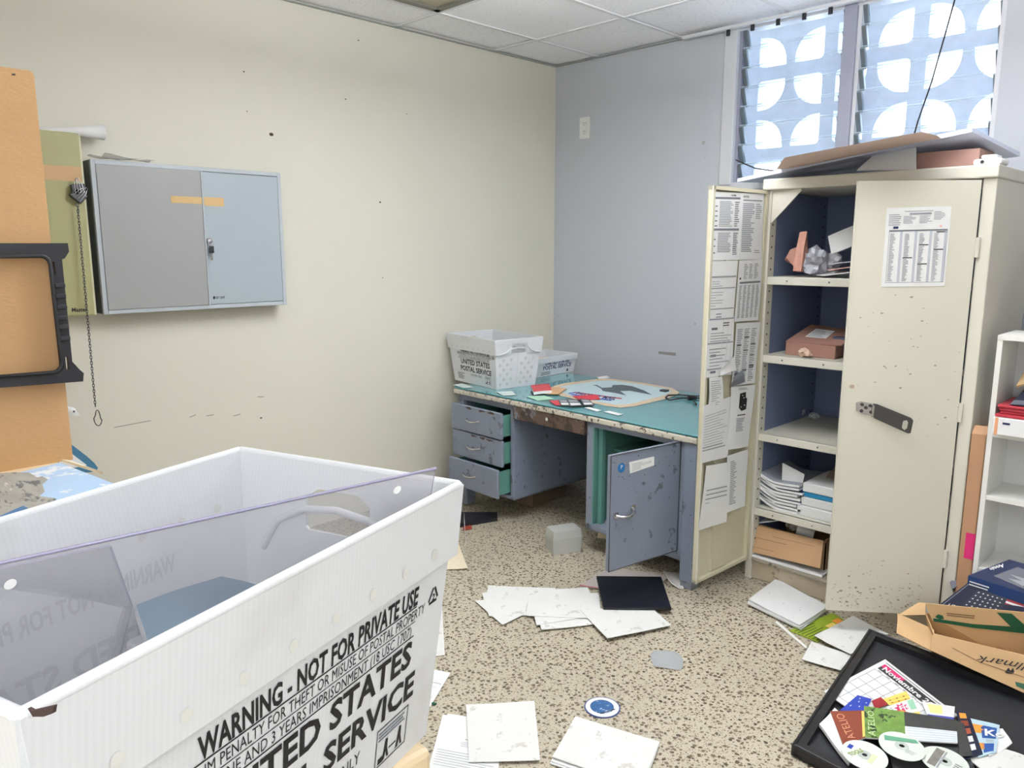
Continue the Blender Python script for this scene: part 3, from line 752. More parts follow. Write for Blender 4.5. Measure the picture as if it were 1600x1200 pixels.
# ------------------------------------------------------------------ white postal tubs
TUBW = corrugated('tub_white_plastic', (236, 238, 241))
TUBI = mat('rim_dimple_shade', (214, 214, 210), 0.4)  # flat discs on the rim: shade of its dimples put into a darker colour
def panel(b, bl, br, tr, tl, t, m, hole=None):
    """sloped panel seen from outside; hole = outline in metres from the bottom left"""
    ex = (br - bl).normalized(); n = (br - bl).cross(tl - bl).normalized(); ey = n.cross(ex)
    T = Matrix((ex, ey, n)).transposed().to_4x4(); T.translation = bl - n * t
    f = lambda p: ((p - bl).dot(ex), (p - bl).dot(ey))
    b.plate([f(bl), f(br), f(tr), f(tl)], [hole] if hole else [], T, t, m)
    return Surf([tl, tr, br, bl])
def tub(name, label, group, corner_z, centre, ang, L, W, H, ins, kind):
    t = thing(name, label, 'postal tub', (centre[0], centre[1], corner_z), ang, group)
    Tm = FRAME[t]
    P = lambda x, y, z: Tm @ Vector((x, y, z))
    top = [P(-L/2, -W/2, H), P(L/2, -W/2, H), P(L/2, W/2, H), P(-L/2, W/2, H)]
    bot = [P(-L/2+ins, -W/2+ins, 0.0), P(L/2-ins, -W/2+ins, 0), P(L/2-ins, W/2-ins, 0), P(-L/2+ins, W/2-ins, 0)]
    surf = []
    big = kind == 'tub'
    for i, nm in enumerate(('front_panel', 'end_panel', 'back_panel', 'end_panel')):
        j = (i + 1) % 4
        b = MB(); hole = None
        if big and nm == 'end_panel':
            w = (bot[j] - bot[i]).length; c = w / 2; hz = H * .72
            hole = [(c - .045, hz), (c + .045, hz), (c + .05, hz + .004), (c + .05, hz + .042), (c + .03, hz + .054), (c - .03, hz + .054), (c - .05, hz + .042), (c - .05, hz + .004)]
        S = panel(b, bot[i], bot[j], top[j], top[i], .004, TUBW, hole)
        surf.append(S)
        if nm in ('front_panel', 'back_panel') and big:
            # lettering, measured from the right edge of the rim and the tub bottom
            def tx(st, sr, z, h, w, bold=True):   # right end sr metres left of the rim corner
                u = 1 - (sr + w) / S.su * (L / S.su) / (L / S.su); 
                b.text(S, st, (L - sr - w) / L, z / H, h, INK, bold, width=w)
            tx('WARNING - NOT FOR PRIVATE USE', .080, .187, .0205, .292)
            tx('MAXIMUM PENALTY FOR THEFT OR MISUSE OF POSTAL PROPERTY', .066, .170, .0115, .345, False)
            tx('$1,000 FINE AND 3 YEARS IMPRISONMENT (18 USC 1707)', .088, .153, .0115, .305, False)
            for z in (.1835, .1495): b.rect(S, (L - .066 - .345) / L, z / H, (L - .062) / L, (z + .0016) / H, INK)
            b.rect(S, (L - .39) / L, .1665 / H, (L - .062) / L, .1676 / H, INK)
            tx('UNITED STATES', .082, .117, .0285, .300)
            tx('POSTAL SERVICE', .070, .075, .0285, .322)
            tx('FOR MAIL ONLY', .160, .050, .0135, .120, False)
            # pictogram box lower right, address block lower left, recycling triangle at the upper right
            x0, x1, z0, z1 = L - .120, L - .056, .020, .066
            for a in ((x0, z0, x1, z0 + .0015), (x0, z1 - .0015, x1, z1), (x0, z0, x0 + .0015, z1), (x1 - .0015, z0, x1, z1)): b.rect(S, a[0] / L, a[1] / H, a[2] / L, a[3] / H, INK)
            b.lines(S, (x0 + .004) / L, .051 / H, (x1 - .004) / L, .063 / H, 3, MIDINK, 3, .55, .2)
            for cx in (x0 + .020, x1 - .016):
                b.poly(S, [((cx + dx) / L, (z0 + dz) / H) for dx, dz in ((-.006, .003), (-.001, .004), (.001, .012), (.004, .004), (.008, .004), (.004, .016), (.004, .027), (-.001, .028), (-.003, .016))], INK)
            b.rect(S, (x0 + .006) / L, (z0 + .003) / H, (x0 + .016) / L, (z0 + .010) / H, INK); b.rect(S, (x0 + .027) / L, (z0 + .012) / H, (x1 - .022) / L, (z0 + .014) / H, INK)
            b.lines(S, .055 / L, .020 / H, .135 / L, .062 / H, 5, INK, 9, .4, .35)
            cx, cz, r = L - .026, .182, .013
            for k in range(3):
                a0 = math.pi / 2 + k * 2 * math.pi / 3; a1 = a0 + 2 * math.pi / 3
                p0 = Vector((math.cos(a0), math.sin(a0))) * r; p1 = Vector((math.cos(a1), math.sin(a1))) * r
                d = (p1 - p0).normalized(); nn = Vector((-d.y, d.x)) * .0016
                q0 = p0 + d * .003; q1 = p1 - d * .003
                b.poly(S, [((cx + q.x) / L, (cz + q.y) / H) for q in (q0 - nn, q1 - nn, q1 + nn, q0 + nn)], INK)
            b.text(S, '2', (cx - .003) / L, (cz - .005) / H, .008, INK)
        if nm == 'back_panel' and big:   # the outside print shows faintly through the plastic
            GH = mat('show_through_print', (196, 198, 203), .5)
            b.text(S, 'UNITED STATES', (L - .082 - .300) / L, .117 / H, .0285, GH, True, width=.300, off=-.0052); b.text(S, 'WARNING - NOT FOR PRIVATE USE', (L - .080 - .292) / L, .187 / H, .0205, GH, True, width=.292, off=-.0052); b.text(S, 'POSTAL SERVICE', (L - .070 - .322) / L, .075 / H, .0285, GH, True, width=.322, off=-.0052)
        if nm == 'front_panel' and not big:
            b.text(S, 'UNITED STATES', .26, .60, .024, INKBLUE, width=L * .56)
            b.text(S, 'POSTAL SERVICE', .22, .36, .024, INKBLUE, width=L * .66)
            b.lines(S, .17, .08, .40, .28, 4, MIDINK, 4, .5, .1); b.text(S, '\u25B2', .80, .10, .016, INK) if False else b.poly(S, [(.80, .10), (.86, .10), (.83, .28)], INK)
        if nm == 'end_panel' and big:
            # flat discs darkened as the shade of punched dimples, and the centre fold line
            for side in (0, 1):
                for r_ in range(6):
                    for c_ in range(2):
                        u = (.07 if side == 0 else .57) + .17 * c_ + (.085 if r_ % 2 else 0) + .02; v = .10 + .098 * r_
                        cc = S(u, v); ex = (S.br - S.bl).normalized(); ey = (S.tl - S.bl).normalized()
                        V = [cc + S.n0 * .0007 + (ex * math.cos(q) + ey * math.sin(q)) * .0105 for q in [k * math.pi / 6 for k in range(12)]]
                        b.add(V, [tuple(range(12))], mat('tub_dimple_shade', (196, 197, 196), 0.5))
            b.rect(S, .497, .06, .503, .74, mat('tub_fold', (186, 186, 182), .5), .0007)
        b.build(nm, t)
    b = MB()
    b.slab([bot[3] + Vector((0, 0, .004)), bot[2] + Vector((0, 0, .004)), bot[1] + Vector((0, 0, .004)), bot[0] + Vector((0, 0, .004))], .004, TUBW); b.build('bottom_panel', t)
    # folded-over band and rounded lip
    bh = .082 if big else .03
    b = MB()
    for i in range(4):
        j = (i + 1) % 4
        f = bh / H
        lo0, lo1 = top[i].lerp(bot[i], f), top[j].lerp(bot[j], f)
        n = (bot[j] - bot[i]).cross(top[i] - bot[i]).normalized()
        e = (top[j] - top[i]).normalized() * .004
        o0, o1 = .006, .009
        q = [top[i] + n * o0 - e, top[j] + n * o0 + e, lo1 + n * o1 + e, lo0 + n * o1 - e]
        if big and i in (1, 3):   # leave the hand hole open: two pieces and a strip over it
            S = Surf(q)
            for (u0, v0, u1, v1) in ((0, 0, .33, 1), (.67, 0, 1, 1), (.33, .70, .67, 1)):
                b.slab([S(u0, v1), S(u1, v1), S(u1, v0), S(u0, v0)], .004, TUBW)
            b.tube([S(u, v) + n * .002 for u, v in ((.05, .02), (.15, .06), (.25, .20), (.33, .5))], .004, TUBW, 8); b.tube([S(1 - u, v) + n * .002 for u, v in ((.05, .02), (.15, .06), (.25, .20), (.33, .5))], .004, TUBW, 8)
        else:
            b.slab(q, .0045, TUBW)
            S = Surf(q)
            if big:
                k = 8
                for c_ in range(k):
                    u = (.05 + .9 * (c_ + .5) / k); cc = S(u, .22)
                    ex = (S.br - S.bl).normalized(); ey = (S.tl - S.bl).normalized()
                    for off, rr in ((.0006, .0056),):
                        V = [cc + S.n0 * off + (ex * math.cos(q_) + ey * math.sin(q_) * 1.1) * rr for q_ in [k_ * math.pi / 6 for k_ in range(12)]]
                        b.add(V, [tuple(range(12))], mat('tub_rivet_shade', (198, 199, 202), .5) if rr > .006 else TUBI)
                        V = [cc - S.n0 * (.0125 + off) + (ex * math.cos(q_) + ey * math.sin(q_)) * rr for q_ in [k_ * math.pi / 6 for k_ in range(12)]]
                        b.add(V, [tuple(reversed(range(12)))], mat('tub_rivet_shade', (198, 199, 202), .5) if rr > .006 else TUBI)
        b.tube([top[i] + n * .002, top[j] + n * .002], .0048, TUBW, 8)
        b.tube([top[j] + n * .002, top[j] + (bot[j] - top[j]) * .03], .0045, TUBW, 8)
    b.build('rim', t)
    if big:
        for i in (1, 3):
            S = surf[i]; b = MB()
            ins_ = [S(u, v) - S.n0 * .006 for u, v in ((.12, .60), (.2, .73), (.34, .80), (.5, .82), (.66, .80), (.8, .73), (.88, .60))]
            b.tube(ins_, .005, TUBW, 8); b.build('handle_bead', t)
    return t, surf, top, bot
Bc = Vector((-.643, .555)); lx = Vector((-.311, .950)).normalized(); ly = Vector((-.957, -.284)).normalized(); ly = Vector((-lx.y, lx.x))
LT, WT, HT = .493, .338, .305
cc = Bc - lx * LT / 2 + ly * WT / 2
big_tub, bs, btop, bbot = tub('postal_tub', 'large white postal tub in the foreground with clear plastic sheet inside', 'white postal tubs', ZT, cc, math.atan2(lx.y, lx.x), LT, WT, HT, .030, 'tub')
b = MB()   # torn corner tongue of the rim and grime
r0 = G(715, 790, 1.20)
p1, p2, p3 = btop[1] + Vector((.006, .004, -.045)), btop[1] + Vector((.004, .008, -.075)), G(725, 800, 1.175)
b.add([p1, p2, p3, p1 + Vector((-.004, .004, 0)), p2 + Vector((-.004, .004, 0))], [(0, 1, 2), (0, 2, 3), (1, 4, 2), (3, 2, 4)], TUBW)
b.build('torn_flap', big_tub)
_ep = Pl(btop[0] + Vector((-lx.x, -lx.y, 0)) * .0145, (-lx.x, -lx.y, 0.02))
b = MB(); _q = [_ep.at(x, y) for x, y in ((43, 1107), (50, 1111), (84, 1103), (82, 1115), (68, 1120), (51, 1120))]
b.add(_q + [p + Vector((lx.x, lx.y, 0)) * .002 for p in _q], [tuple(range(6)), tuple(range(11, 5, -1))] + [(i, (i + 1) % 6, 6 + (i + 1) % 6, 6 + i) for i in range(6)], mat('rim_split', (66, 50, 48), .8)); b.build('rim_damage', big_tub)
# clear sheets leaning in it
CLEAR = clear_mat('clear_plastic_sheet', (172, 171, 178), .34, .12)
CLEDGE = mat('clear_sheet_edge', (150, 146, 172), .25)
def clear_sheet(TL, TR, BR, BL, label, holes=()):
    b = MB(); S = Surf([TL, TR, BR, BL]); b.sheet(S, CLEAR, .002, 1, 1, CLEDGE)
    b.tube([TL, TR], .0016, CLEDGE, 6)
    for p in holes:
        ex = (TR - TL).normalized(); ey = (TL - BL).normalized()
        b.add([p + (ex * math.cos(a) + ey * math.sin(a)) * .0045 + S.n0 * .0012 for a in [k * math.pi / 6 for k in range(12)]], [tuple(range(12))], WHITEPL)
    return tag(b.build('plastic_sheet'), label, 'plastic sheet')
TR = G(681, 732, 1.262); TL = G(-60, 893, 1.252)
dn = (TR - TL).cross(Vector((0, 0, 1))).normalized()
BR = Vector((-.668, .470, .955)); BL = Vector((-.735, .035, .955))
pcs = Pl(TL, (TR - TL).cross(BR - TL))
clear_sheet(TL, TR, BR, BL, 'clear plastic sheet standing slanted in the large white tub', [pcs.at(620, 765, .001), pcs.at(16, 912, .001)])
q0, q1, q2, q3 = G(-60, 902, 1.20), G(172, 853, 1.20), G(206, 948, 1.10), G(186, 1030, 1.05)
b = MB(); S = Surf([q0, q1, q2, G(-40, 1000, 1.10)]); b.sheet(S, CLEAR, .002, 1, 1, CLEDGE); S = Surf([G(-40, 1000, 1.10), q2, q3, G(-20, 1085, 1.05)]); b.sheet(S, CLEAR, .002, 1, 1, CLEDGE)
b.tube([q1, q2, q3], .0014, CLEDGE, 6)
tag(b.build('plastic_sheet'), 'second clear sheet, bent, deeper at the left inside the large white tub', 'plastic sheet')
# contents on the tub floor
b = MB(); S = Surf([G(212, 950, 1.10), G(345, 902, 1.088), G(425, 925, 1.075), G(232, 1015, 1.088)], wav(.003, 8)); b.sheet(S, TEALF, .012, side=PAPER)
tag(b.build('file_folder'), 'teal folder lying on the papers inside the large white tub', 'folder')
_c = G(300, 950, 1.05); b = MB(); T_ = Matrix.Translation((_c.x, _c.y, 0)) @ Matrix.Rotation(math.atan2(lx.y, lx.x), 4, 'Z'); b.box(-.11, .11, -.07, .07, ZT + .006, 1.062, PAPER, .003, T_)
tag(b.build('paper_ream'), 'white paper block under the teal folder inside the large white tub', 'paper pack')
# tub and tray on the desk
ZD = .712
xa = Vector((.990, -.139)); ya = Vector((.139, .990))
cor = Vector((-3.10, 2.976)); cc = cor - xa * (LT / 2 - .03) + ya * (WT / 2 - .03)
tub('postal_tub', 'white postal tub with printed front standing on the left end of the desk', 'white postal tubs', ZD, cc, math.atan2(xa.y, xa.x), LT, WT, .283, .030, 'tub')
tub('mail_tray', 'low white postal tray behind the tub on the desk corner', 'white postal tubs', ZD, (-3.345, 3.60), math.radians(91), .41, .27, .118, .015, 'tray')
b = MB()
for i, (x, y, w, c_) in enumerate(((-3.40, 3.50, .10, NAVY), (-3.36, 3.63, .12, PAPER), (-3.33, 3.53, .09, NAVY), (-3.38, 3.70, .09, CREAM_PAPER))):
    b.box(x - w / 2, x + w / 2, y - .04, y + .04, ZD + .008 + .02 * i, ZD + .025 + .02 * i, c_, .003)
tag(b.build('card_stack'), 'dark and white cards lying inside the low tray', 'cards')

# ------------------------------------------------------------------ steel desk
dth = -math.atan2(.056, 1.656)
desk = thing('steel_desk', 'worn grey steel desk with teal top, drawers pulled out and cupboard door open', 'desk', (-3.366, 2.88, 0), dth)
DT = FRAME[desk]
DPT = .86
def dbox(b, *a, bev=0.0, m=None): return b.box(*a, m, bev, DT)
b = MB()
b.box(0, 1.66, 0, DPT, .672, .700, WORN_EDGE, .006, DT)
b.box(.012, 1.648, .012, DPT - .01, .699, .7045, TEAL_TOP, .002, DT)
b.build('desk_top', desk)
b = MB(); b.box(.002, 1.662, .004, DPT, .705, .711, mat('green_desk_glass', (88, 150, 156), .06, var=.12, scale=3, coat=.3), .002, DT); b.build('glass_sheet', desk)
b = MB()   # left pedestal: carcass open at the front
U0, U1, Z0p, Z1p = .05, .497, .135, .672
b.box(U0, U0 + .02, .02, DPT - .02, Z0p, Z1p, STEEL_BLUEGREY, .003, DT); b.box(U1 - .028, U1, .02, DPT - .02, Z0p, Z1p, STEEL_BLUEGREY, .004, DT)
b.box(U0, U1, .02, DPT - .02, Z0p, Z0p + .02, STEEL_BLUEGREY, .003, DT); b.box(U0, U1, DPT - .04, DPT - .02, Z0p, Z1p, STEEL_BLUEGREY, 0, DT)
b.box(U0, U1, .02, .05, .640, Z1p, STEEL_BLUEGREY, .002, DT)
S = Surf([DT @ Vector((U1 + .0005, .06, .60)), DT @ Vector((U1 + .0005, .10, .60)), DT @ Vector((U1 + .0005, .10, .592)), DT @ Vector((U1 + .0005, .06, .592))]); b.rect(S, 0, 0, 1, 1, INK)
b.build('drawer_pedestal', desk)
for (z0, z1, ou, hz, wear) in ((.485, .632, .060, .56, .5), (.330, .478, .055, .405, .35), (.160, .322, .088, .25, .2)):
    dr = MB(); u0, u1 = .055, .470
    dr.box(u0, u1 + .01, .02 - ou - .018, .02 - ou, z0, z1, STEEL_BLUEGREY, .005, DT)
    dr.box(u0 + .015, u0 + .022, .02 - ou, .55, z0 + .01, z1 - .02, DESK_TEAL, 0, DT); dr.box(u1 - .022, u1 - .015, .02 - ou, .55, z0 + .01, z1 - .02, DESK_TEAL, 0, DT)
    dr.box(u0 + .02, u1 - .02, .02 - ou, .55, z0 + .008, z0 + .014, DESK_TEAL, 0, DT)
    rnd = random.Random(int(z0 * 1000)); yf = .02 - ou - .0186
    S = Surf([DT @ Vector((u0, yf, z1)), DT @ Vector((u1 + .01, yf, z1)), DT @ Vector((u1 + .01, yf, z0)), DT @ Vector((u0, yf, z0))])
    RUST = mat('rust_patch', (74, 54, 44), .8)
    for k in range(3):
        u = .35 + .2 * k + rnd.random() * .1; pts = [(u + .08 * math.cos(a) * rnd.uniform(.4, 1), .93 + .06 * math.sin(a) * rnd.uniform(.3, 1)) for a in [i * math.pi / 5 for i in range(10)]]
        if wear > .3: dr.poly(S, pts, RUST)
    d = dr.build('drawer', desk)
    h = MB(); uc = .25; pts = []
    for k in range(9):
        f = k / 8; pts.append(DT @ Vector((uc - .055 + .11 * f, yf - .003 - .022 * math.sin(math.pi * f) ** .5, hz - .008 * math.sin(math.pi * f))))
    h.tube(pts, .0055, CHROME, 8); h.build('handle', d)
b = MB(); b.box(.50, 1.012, .008, .03, .598, .672, mat('rusted_drawer_paint', (124, 126, 134), .55, var=.2, stains=[((92, 74, 62), .46, 6), ((58, 46, 40), .53, 9)]), .004, DT); b.box(.52, .99, .03, .5, .61, .665, STEEL_BLUEGREY, 0, DT)
cd = b.build('center_drawer', desk)
k = MB(); k.disc((0, 0), .010, CHROME, 16, .010, 0, DT @ Matrix.Translation((.765, .008, .640)) @ Matrix.Rotation(math.radians(90), 4, 'X')); k.build('lock', cd)
b = MB()   # right pedestal, open cupboard
U0, U1 = 1.020, 1.588
b.box(U0, U0 + .04, .02, DPT - .02, .12, Z1p, STEEL_BLUEGREY, .004, DT); b.box(U1 - .02, U1, .02, DPT - .02, .12, Z1p, STEEL_BLUEGREY, .003, DT)
b.box(U0, U1, .02, DPT - .02, .12, .15, STEEL_BLUEGREY, .004, DT); b.box(U0, U1, DPT - .04, DPT - .02, .12, Z1p, STEEL_BLUEGREY, 0, DT)
b.box(U0, U1, .02, .05, .645, Z1p, STEEL_BLUEGREY, .002, DT)
b.box(U0 + .04, U0 + .046, .022, DPT - .05, .15, .65, DESK_TEAL, 0, DT); b.box(U1 - .026, U1 - .02, .022, DPT - .05, .15, .65, DESK_TEAL, 0, DT)
b.box(U0 + .05, U0 + .075, .05, .08, .15, .65, DESK_TEAL, .004, DT)
b.build('cupboard', desk)
b = MB(); b.box(U0 + .06, U1 - .03, .16, DPT - .06, .505, .517, DESK_TEAL, 0, DT); b.build('shelf', desk)
b = MB(); b.box(U0 + .06, U1 - .03, .16, DPT - .06, .36, .372, mat('pale_shelf_edge', (176, 172, 158), .6), .003, DT); b.build('shelf', desk)
hp = DT @ Vector((1.572, 0.012, 0)); da = math.radians(-100)
de = Vector((math.cos(da), math.sin(da), 0)); dn_ = Vector((-math.sin(da), math.cos(da), 0))   # dn_ points to +x side
DP = Pl(hp + dn_ * 0.0, dn_)
if dn_.dot(_C - hp) < 0: dn_ = -dn_
b = MB(); z0, z1, wd = .167, .668, .408
q = [hp + de * wd + Vector((0, 0, z1)), hp + Vector((0, 0, z1)), hp + Vector((0, 0, z0)), hp + de * wd + Vector((0, 0, z0))]
b.slab(q, .020, STEEL_BLUEGREY); b.tube(q, .003, mat('chipped_edge', (60, 56, 58), .6), 6, True)
S = Surf(q)
Wq = lambda a: Surf(DP.quad(a, .0005))
b.rect(Wq([(983, 722), (1022, 713), (1022, 727), (984, 740)]), 0, 0, 1, 1, PAPER); b.lines(Wq([(983, 722), (1022, 713), (1022, 727), (984, 740)]), .1, .15, .92, .85, 5, GREYINK, 2, .3, .6, .001)
c_ = DP.at(971, 731, .0008); ex = de * -1; V = [c_ + (ex * math.cos(a) + Vector((0, 0, 1)) * math.sin(a)) * .021 for a in [k * math.pi / 10 for k in range(20)]]
b.add(V, [tuple(range(20))], mat('blue_sticker', (40, 112, 172), .4)); Sx = Surf([c_ - ex * .012 + Vector((0, 0, .016)), c_ + ex * .012 + Vector((0, 0, .016)), c_ + ex * .012 - Vector((0, 0, .016)), c_ - ex * .012 - Vector((0, 0, .016))]); b.text(Sx, 'P', .3, .35, .017, PAPER, False, off=.0012)
for k in range(26):
    rn = random.Random(k); u, v = rn.random(), rn.random() ** .6; r = rn.uniform(.0015, .005)
    b.poly(S, [(u + r / S.su * math.cos(a), v + r * rn.uniform(.3, 1) / S.sv * math.sin(a)) for a in [i * math.pi / 3 for i in range(6)]], mat('paint_chip', (70, 74, 84), .7), .0004)
d = b.build('cupboard_door', desk)
h = MB(); a0, a1 = DP.at(963, 806, .004), DP.at(990, 794, .004)
h.tube([a0 + (a1 - a0) * f + dn_ * (.030 * math.sin(math.pi * f) ** .5) - Vector((0, 0, .010 * math.sin(math.pi * f))) for f in [k / 8 for k in range(9)]], .006, CHROME, 8)
for a in (a0, a1): h.slab([a - ex * .012 + Vector((0, 0, .013)), a + ex * .012 + Vector((0, 0, .013)), a + ex * .012 - Vector((0, 0, .013)), a - ex * .012 - Vector((0, 0, .013))], .004, CHROME)
h.build('handle', d)
for (u0, v0) in ((1.59, .01), (1.59, DPT - .09), (.012, .03), (.012, DPT - .09)):
    b = MB(); b.box(u0, u0 + .068, v0, v0 + .07, .03, .672, STEEL_BLUEGREY, .006, DT); b.box(u0 + .004, u0 + .064, v0 + .004, v0 + .066, 0, .045, mat('desk_foot', (128, 134, 146), .4), .006, DT); b.build('leg', desk)
b = MB(); b.box(.02, 1.64, DPT - .03, DPT - .015, .25, .672, STEEL_BLUEGREY, 0, DT); b.build('back_panel', desk)

# under the desk
t = thing('file_box', 'small white plastic card box on the floor under the desk', 'box', G(881, 862), 0)
fb = [G(864, 868), G(909, 861), G(905, 845), G(852, 857)]
fb[2] = fb[1] + (fb[3] - fb[0])
hgt = .118; up = Vector((0, 0, 1))
b = MB(); PB = mat('frosted_plastic', (196, 198, 194), .4, trans=.2)
cen = sum(fb, Vector()) / 4
b.hexa([p.lerp(cen, .04) for p in fb], [p + up * hgt * .62 for p in fb], PB); b.build('base', t)
b = MB(); b.hexa([p + up * (hgt * .63) for p in fb], [p.lerp(cen, .06) + up * hgt for p in fb], PB); b.build('lid', t)
b = MB(); z = .028
b.slab([G(690, 800, z), G(777, 800, z), G(777, 809, 0.02), G(700, 822, 0.02)], .02, BLACKPL); 
tag(b.build('binder'), 'flat black binder on the floor under the desk drawers', 'binder')
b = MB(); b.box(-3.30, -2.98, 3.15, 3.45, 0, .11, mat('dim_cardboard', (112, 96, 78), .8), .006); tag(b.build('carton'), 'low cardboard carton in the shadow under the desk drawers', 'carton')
b = MB(); S = Surf([G(723, 823, .004), G(736, 820, .004), G(738, 826, .004), G(724, 829, .004)]); b.sheet(S, mat('red_slip', (150, 60, 44), .6), .003, 2, 2); tag(b.build('paper_slip'), 'small red slip beside the black binder on the floor', 'paper slip')
b = MB(); S = Surf([G(938, 822, .12), G(950, 815, .15), G(952, 842, .03), G(934, 836, .05)], wav(.01, 4)); b.sheet(S, CREAM_PAPER, .006)
tag(b.build('cardboard_scrap'), 'cream torn cardboard scrap behind the open desk cupboard door', 'cardboard scrap')
b = MB(); b.box(-2.28, -2.10, 3.0, 3.3, .376, .44, NAVY, .004); b.box(-2.26, -2.12, 3.0, 3.3, .44, .47, CREAM_PAPER, .004); tag(b.build('cardboard_folder'), 'dark folder stack on the lower shelf of the open desk cupboard', 'folder')

# on the desk top
pd = Pl((0, 0, .7118), (0, 0, 1)); zd = .7118
def dposter():
    out = [(869, 602), (882, 598.5), (925, 593), (942, 591), (956, 592), (1010, 599), (1050, 606), (1062, 613), (1055, 618), (1042, 623), (991, 635), (969, 637), (945, 634), (928, 630), (878, 619), (858, 611), (858, 607)]
    b = MB(); V = [pd.at(x, y, .0012) for x, y in out]; n = len(V)
    b.add(V + [pd.at(x, y, .0002) for x, y in out], [tuple(range(n))[::-1]] + [(i, (i + 1) % n, n + (i + 1) % n, n + i) for i in range(n)], mat('beige_border', (206, 186, 158), .5, var=.06))
    inn = [(882, 603), (930, 595.5), (955, 594.5), (1005, 601), (1040, 607), (1050, 611), (1040, 617), (1005, 626), (985, 631), (965, 632.5), (935, 628), (895, 619.5), (872, 611), (872, 606)]
    b.add([pd.at(x, y, .0018) for x, y in inn], [tuple(range(len(inn)))[::-1]], mat('pale_poster_blue', (190, 212, 216), .4))
    eg = [(926, 601.5), (932, 601.3), (941, 606), (956, 605), (957, 601.6), (972, 601.2), (988, 603.4), (1005, 609.5), (1019, 616.8), (1002, 613.8), (984, 610.5), (969, 611), (979, 618), (960, 613.8), (942, 611), (939, 607), (932, 603.3)]
    for k in range(0, len(eg)):
        pass
    b.add([pd.at(x, y, .0024) for x, y in eg], [tuple(range(len(eg)))[::-1]], mat('eagle_grey', (66, 78, 84), .5))
    for q, m in (([(888, 614), (905, 612), (906, 613), (889, 615.5)], COBALT), ([(897, 612), (972, 622), (971, 623.5), (897, 614)], RED), ([(893, 615.5), (956, 625), (955, 626.5), (892, 617)], COBALT)):
        b.add([pd.at(x, y, .0024) for x, y in q], [(3, 2, 1, 0)], m)
    S = Surf(pd.quad([(904, 612.5), (968, 621), (962, 626), (897, 616.5)], .0022)); b.text(S, 'PRIORITY MAIL', .02, .1, S.sv * .8, INKBLUE, width=S.su * .95, off=.0006)
    return tag(b.build('desk_poster'), 'beige bordered poster with dark eagle lying on the teal desk top', 'poster')
dposter()
def flat(px, zz, m, name, label, cat, group=None, t_=.0012, fn=None, deco=None, side=None):
    b = MB(); pl = Pl((0, 0, zz), (0, 0, 1)); S = Surf(pl.quad(px), fn)
    b.sheet(S, m, t_, 6 if fn else 1, 6 if fn else 1, side)
    if deco: deco(b, S)
    return tag(b.build(name), label, cat, group)
dz = zd + .003
flat([(829, 602), (858, 600), (862, 610), (834, 613)], dz + .02, RED, 'greeting_card', 'red patterned card pack beside the tub on the desk', 'card', None, .016, wav(.002, 2), lambda b, S: [b.rect(S, .1, .1 + .2 * k, .85, .14 + .2 * k, mat('pale_red', (226, 120, 120), .5)) for k in range(4)], PAPER)
flat([(861, 605), (886, 608), (872, 617), (848, 615)], dz + .003, mat('tan_card', (198, 156, 116), .6), 'card', 'tan card lying between red card and eagle poster on the desk', 'card', None, .0012, wav(.003, 6))
flat([(895, 619), (933, 617), (938, 624), (905, 625)], dz + .002, RED, 'card', 'red card lying on the lower edge of the eagle poster', 'card', None, .002, wav(.002, 9))
for i, (q, m, lab) in enumerate((([(858, 626), (873, 625), (880, 633), (868, 633)], RED, 'leftmost red card of the fanned cards near the desk front edge'),
        ([(871, 624), (886, 624), (893, 634), (877, 634)], DARKPRINT, 'second dark photo card of the fan near the desk front edge'),
        ([(884, 623), (903, 624), (911, 634), (891, 635)], DARKPRINT, 'third dark photo card of the fan near the desk front edge'),
        ([(906, 623), (921, 624), (929, 633), (912, 634)], DARKPRINT, 'rightmost dark photo card of the fan near the desk front edge'))):
    flat(q, dz + .002 + .0015 * i, m, 'photo_card', lab, 'card', 'fanned cards on the desk', .0012, None, (lambda b, S: (b.rect(S, .1, .12, .9, .42, PAPER), b.rect(S, .15, .55, .85, .85, GREYINK))) if i else None)
for i, (q, lab) in enumerate((([(913, 637), (920, 636), (940, 641), (933, 643)], 'left white label strip near the front edge of the desk'), ([(943, 643), (952, 642), (974, 647), (966, 649)], 'right white label strip near the front edge of the desk'),
        ([(933, 589), (948, 587), (953, 590), (936, 592)], 'small white slip behind the eagle poster by the wall'), ([(708, 601), (722, 599), (740, 605), (724, 606)], 'white slip under the tub at the left desk end'), ([(776, 612), (800, 611), (806, 617), (786, 618)], 'pale slip in front of the tub on the desk'))):
    flat(q, dz, PAPER if i < 3 else mat('pale_slip', (206, 218, 214), .6), 'paper_slip', lab, 'paper slip', 'slips on the desk', .0012)
flat([(822, 619), (850, 618), (866, 623), (840, 626)], dz, mat('mint_card', (168, 206, 180), .6), 'card', 'mint green card near the front edge of the desk', 'card')
b = MB(); P = lambda x, y, o=.006: pd.at(x, y, o)
b.tube([P(1102, 622), P(1085, 622), P(1065, 622), P(1046, 625), P(1040, 621), P(1044, 617.5), P(1060, 617), P(1085, 618.5), P(1104, 619)], .004, INK, 6)
b.tube([P(1075, 622, .01), P(1084, 621, .012), P(1088, 622, .008)], .012, INK, 8); b.tube([P(1084, 627, .01), P(1088, 632, .006)], .005, INK, 6)
tag(b.build('headset_cord'), 'black looped headset cord at the right end of the desk top', 'cord')
b = MB(); c = P(1038, 612, .0); b.box(c.x - .02, c.x + .02, c.y - .02, c.y + .02, c.z, c.z + .012, BLACKPL, .004); tag(b.build('stamp'), 'small black object on the right border of the eagle poster', 'stamp')

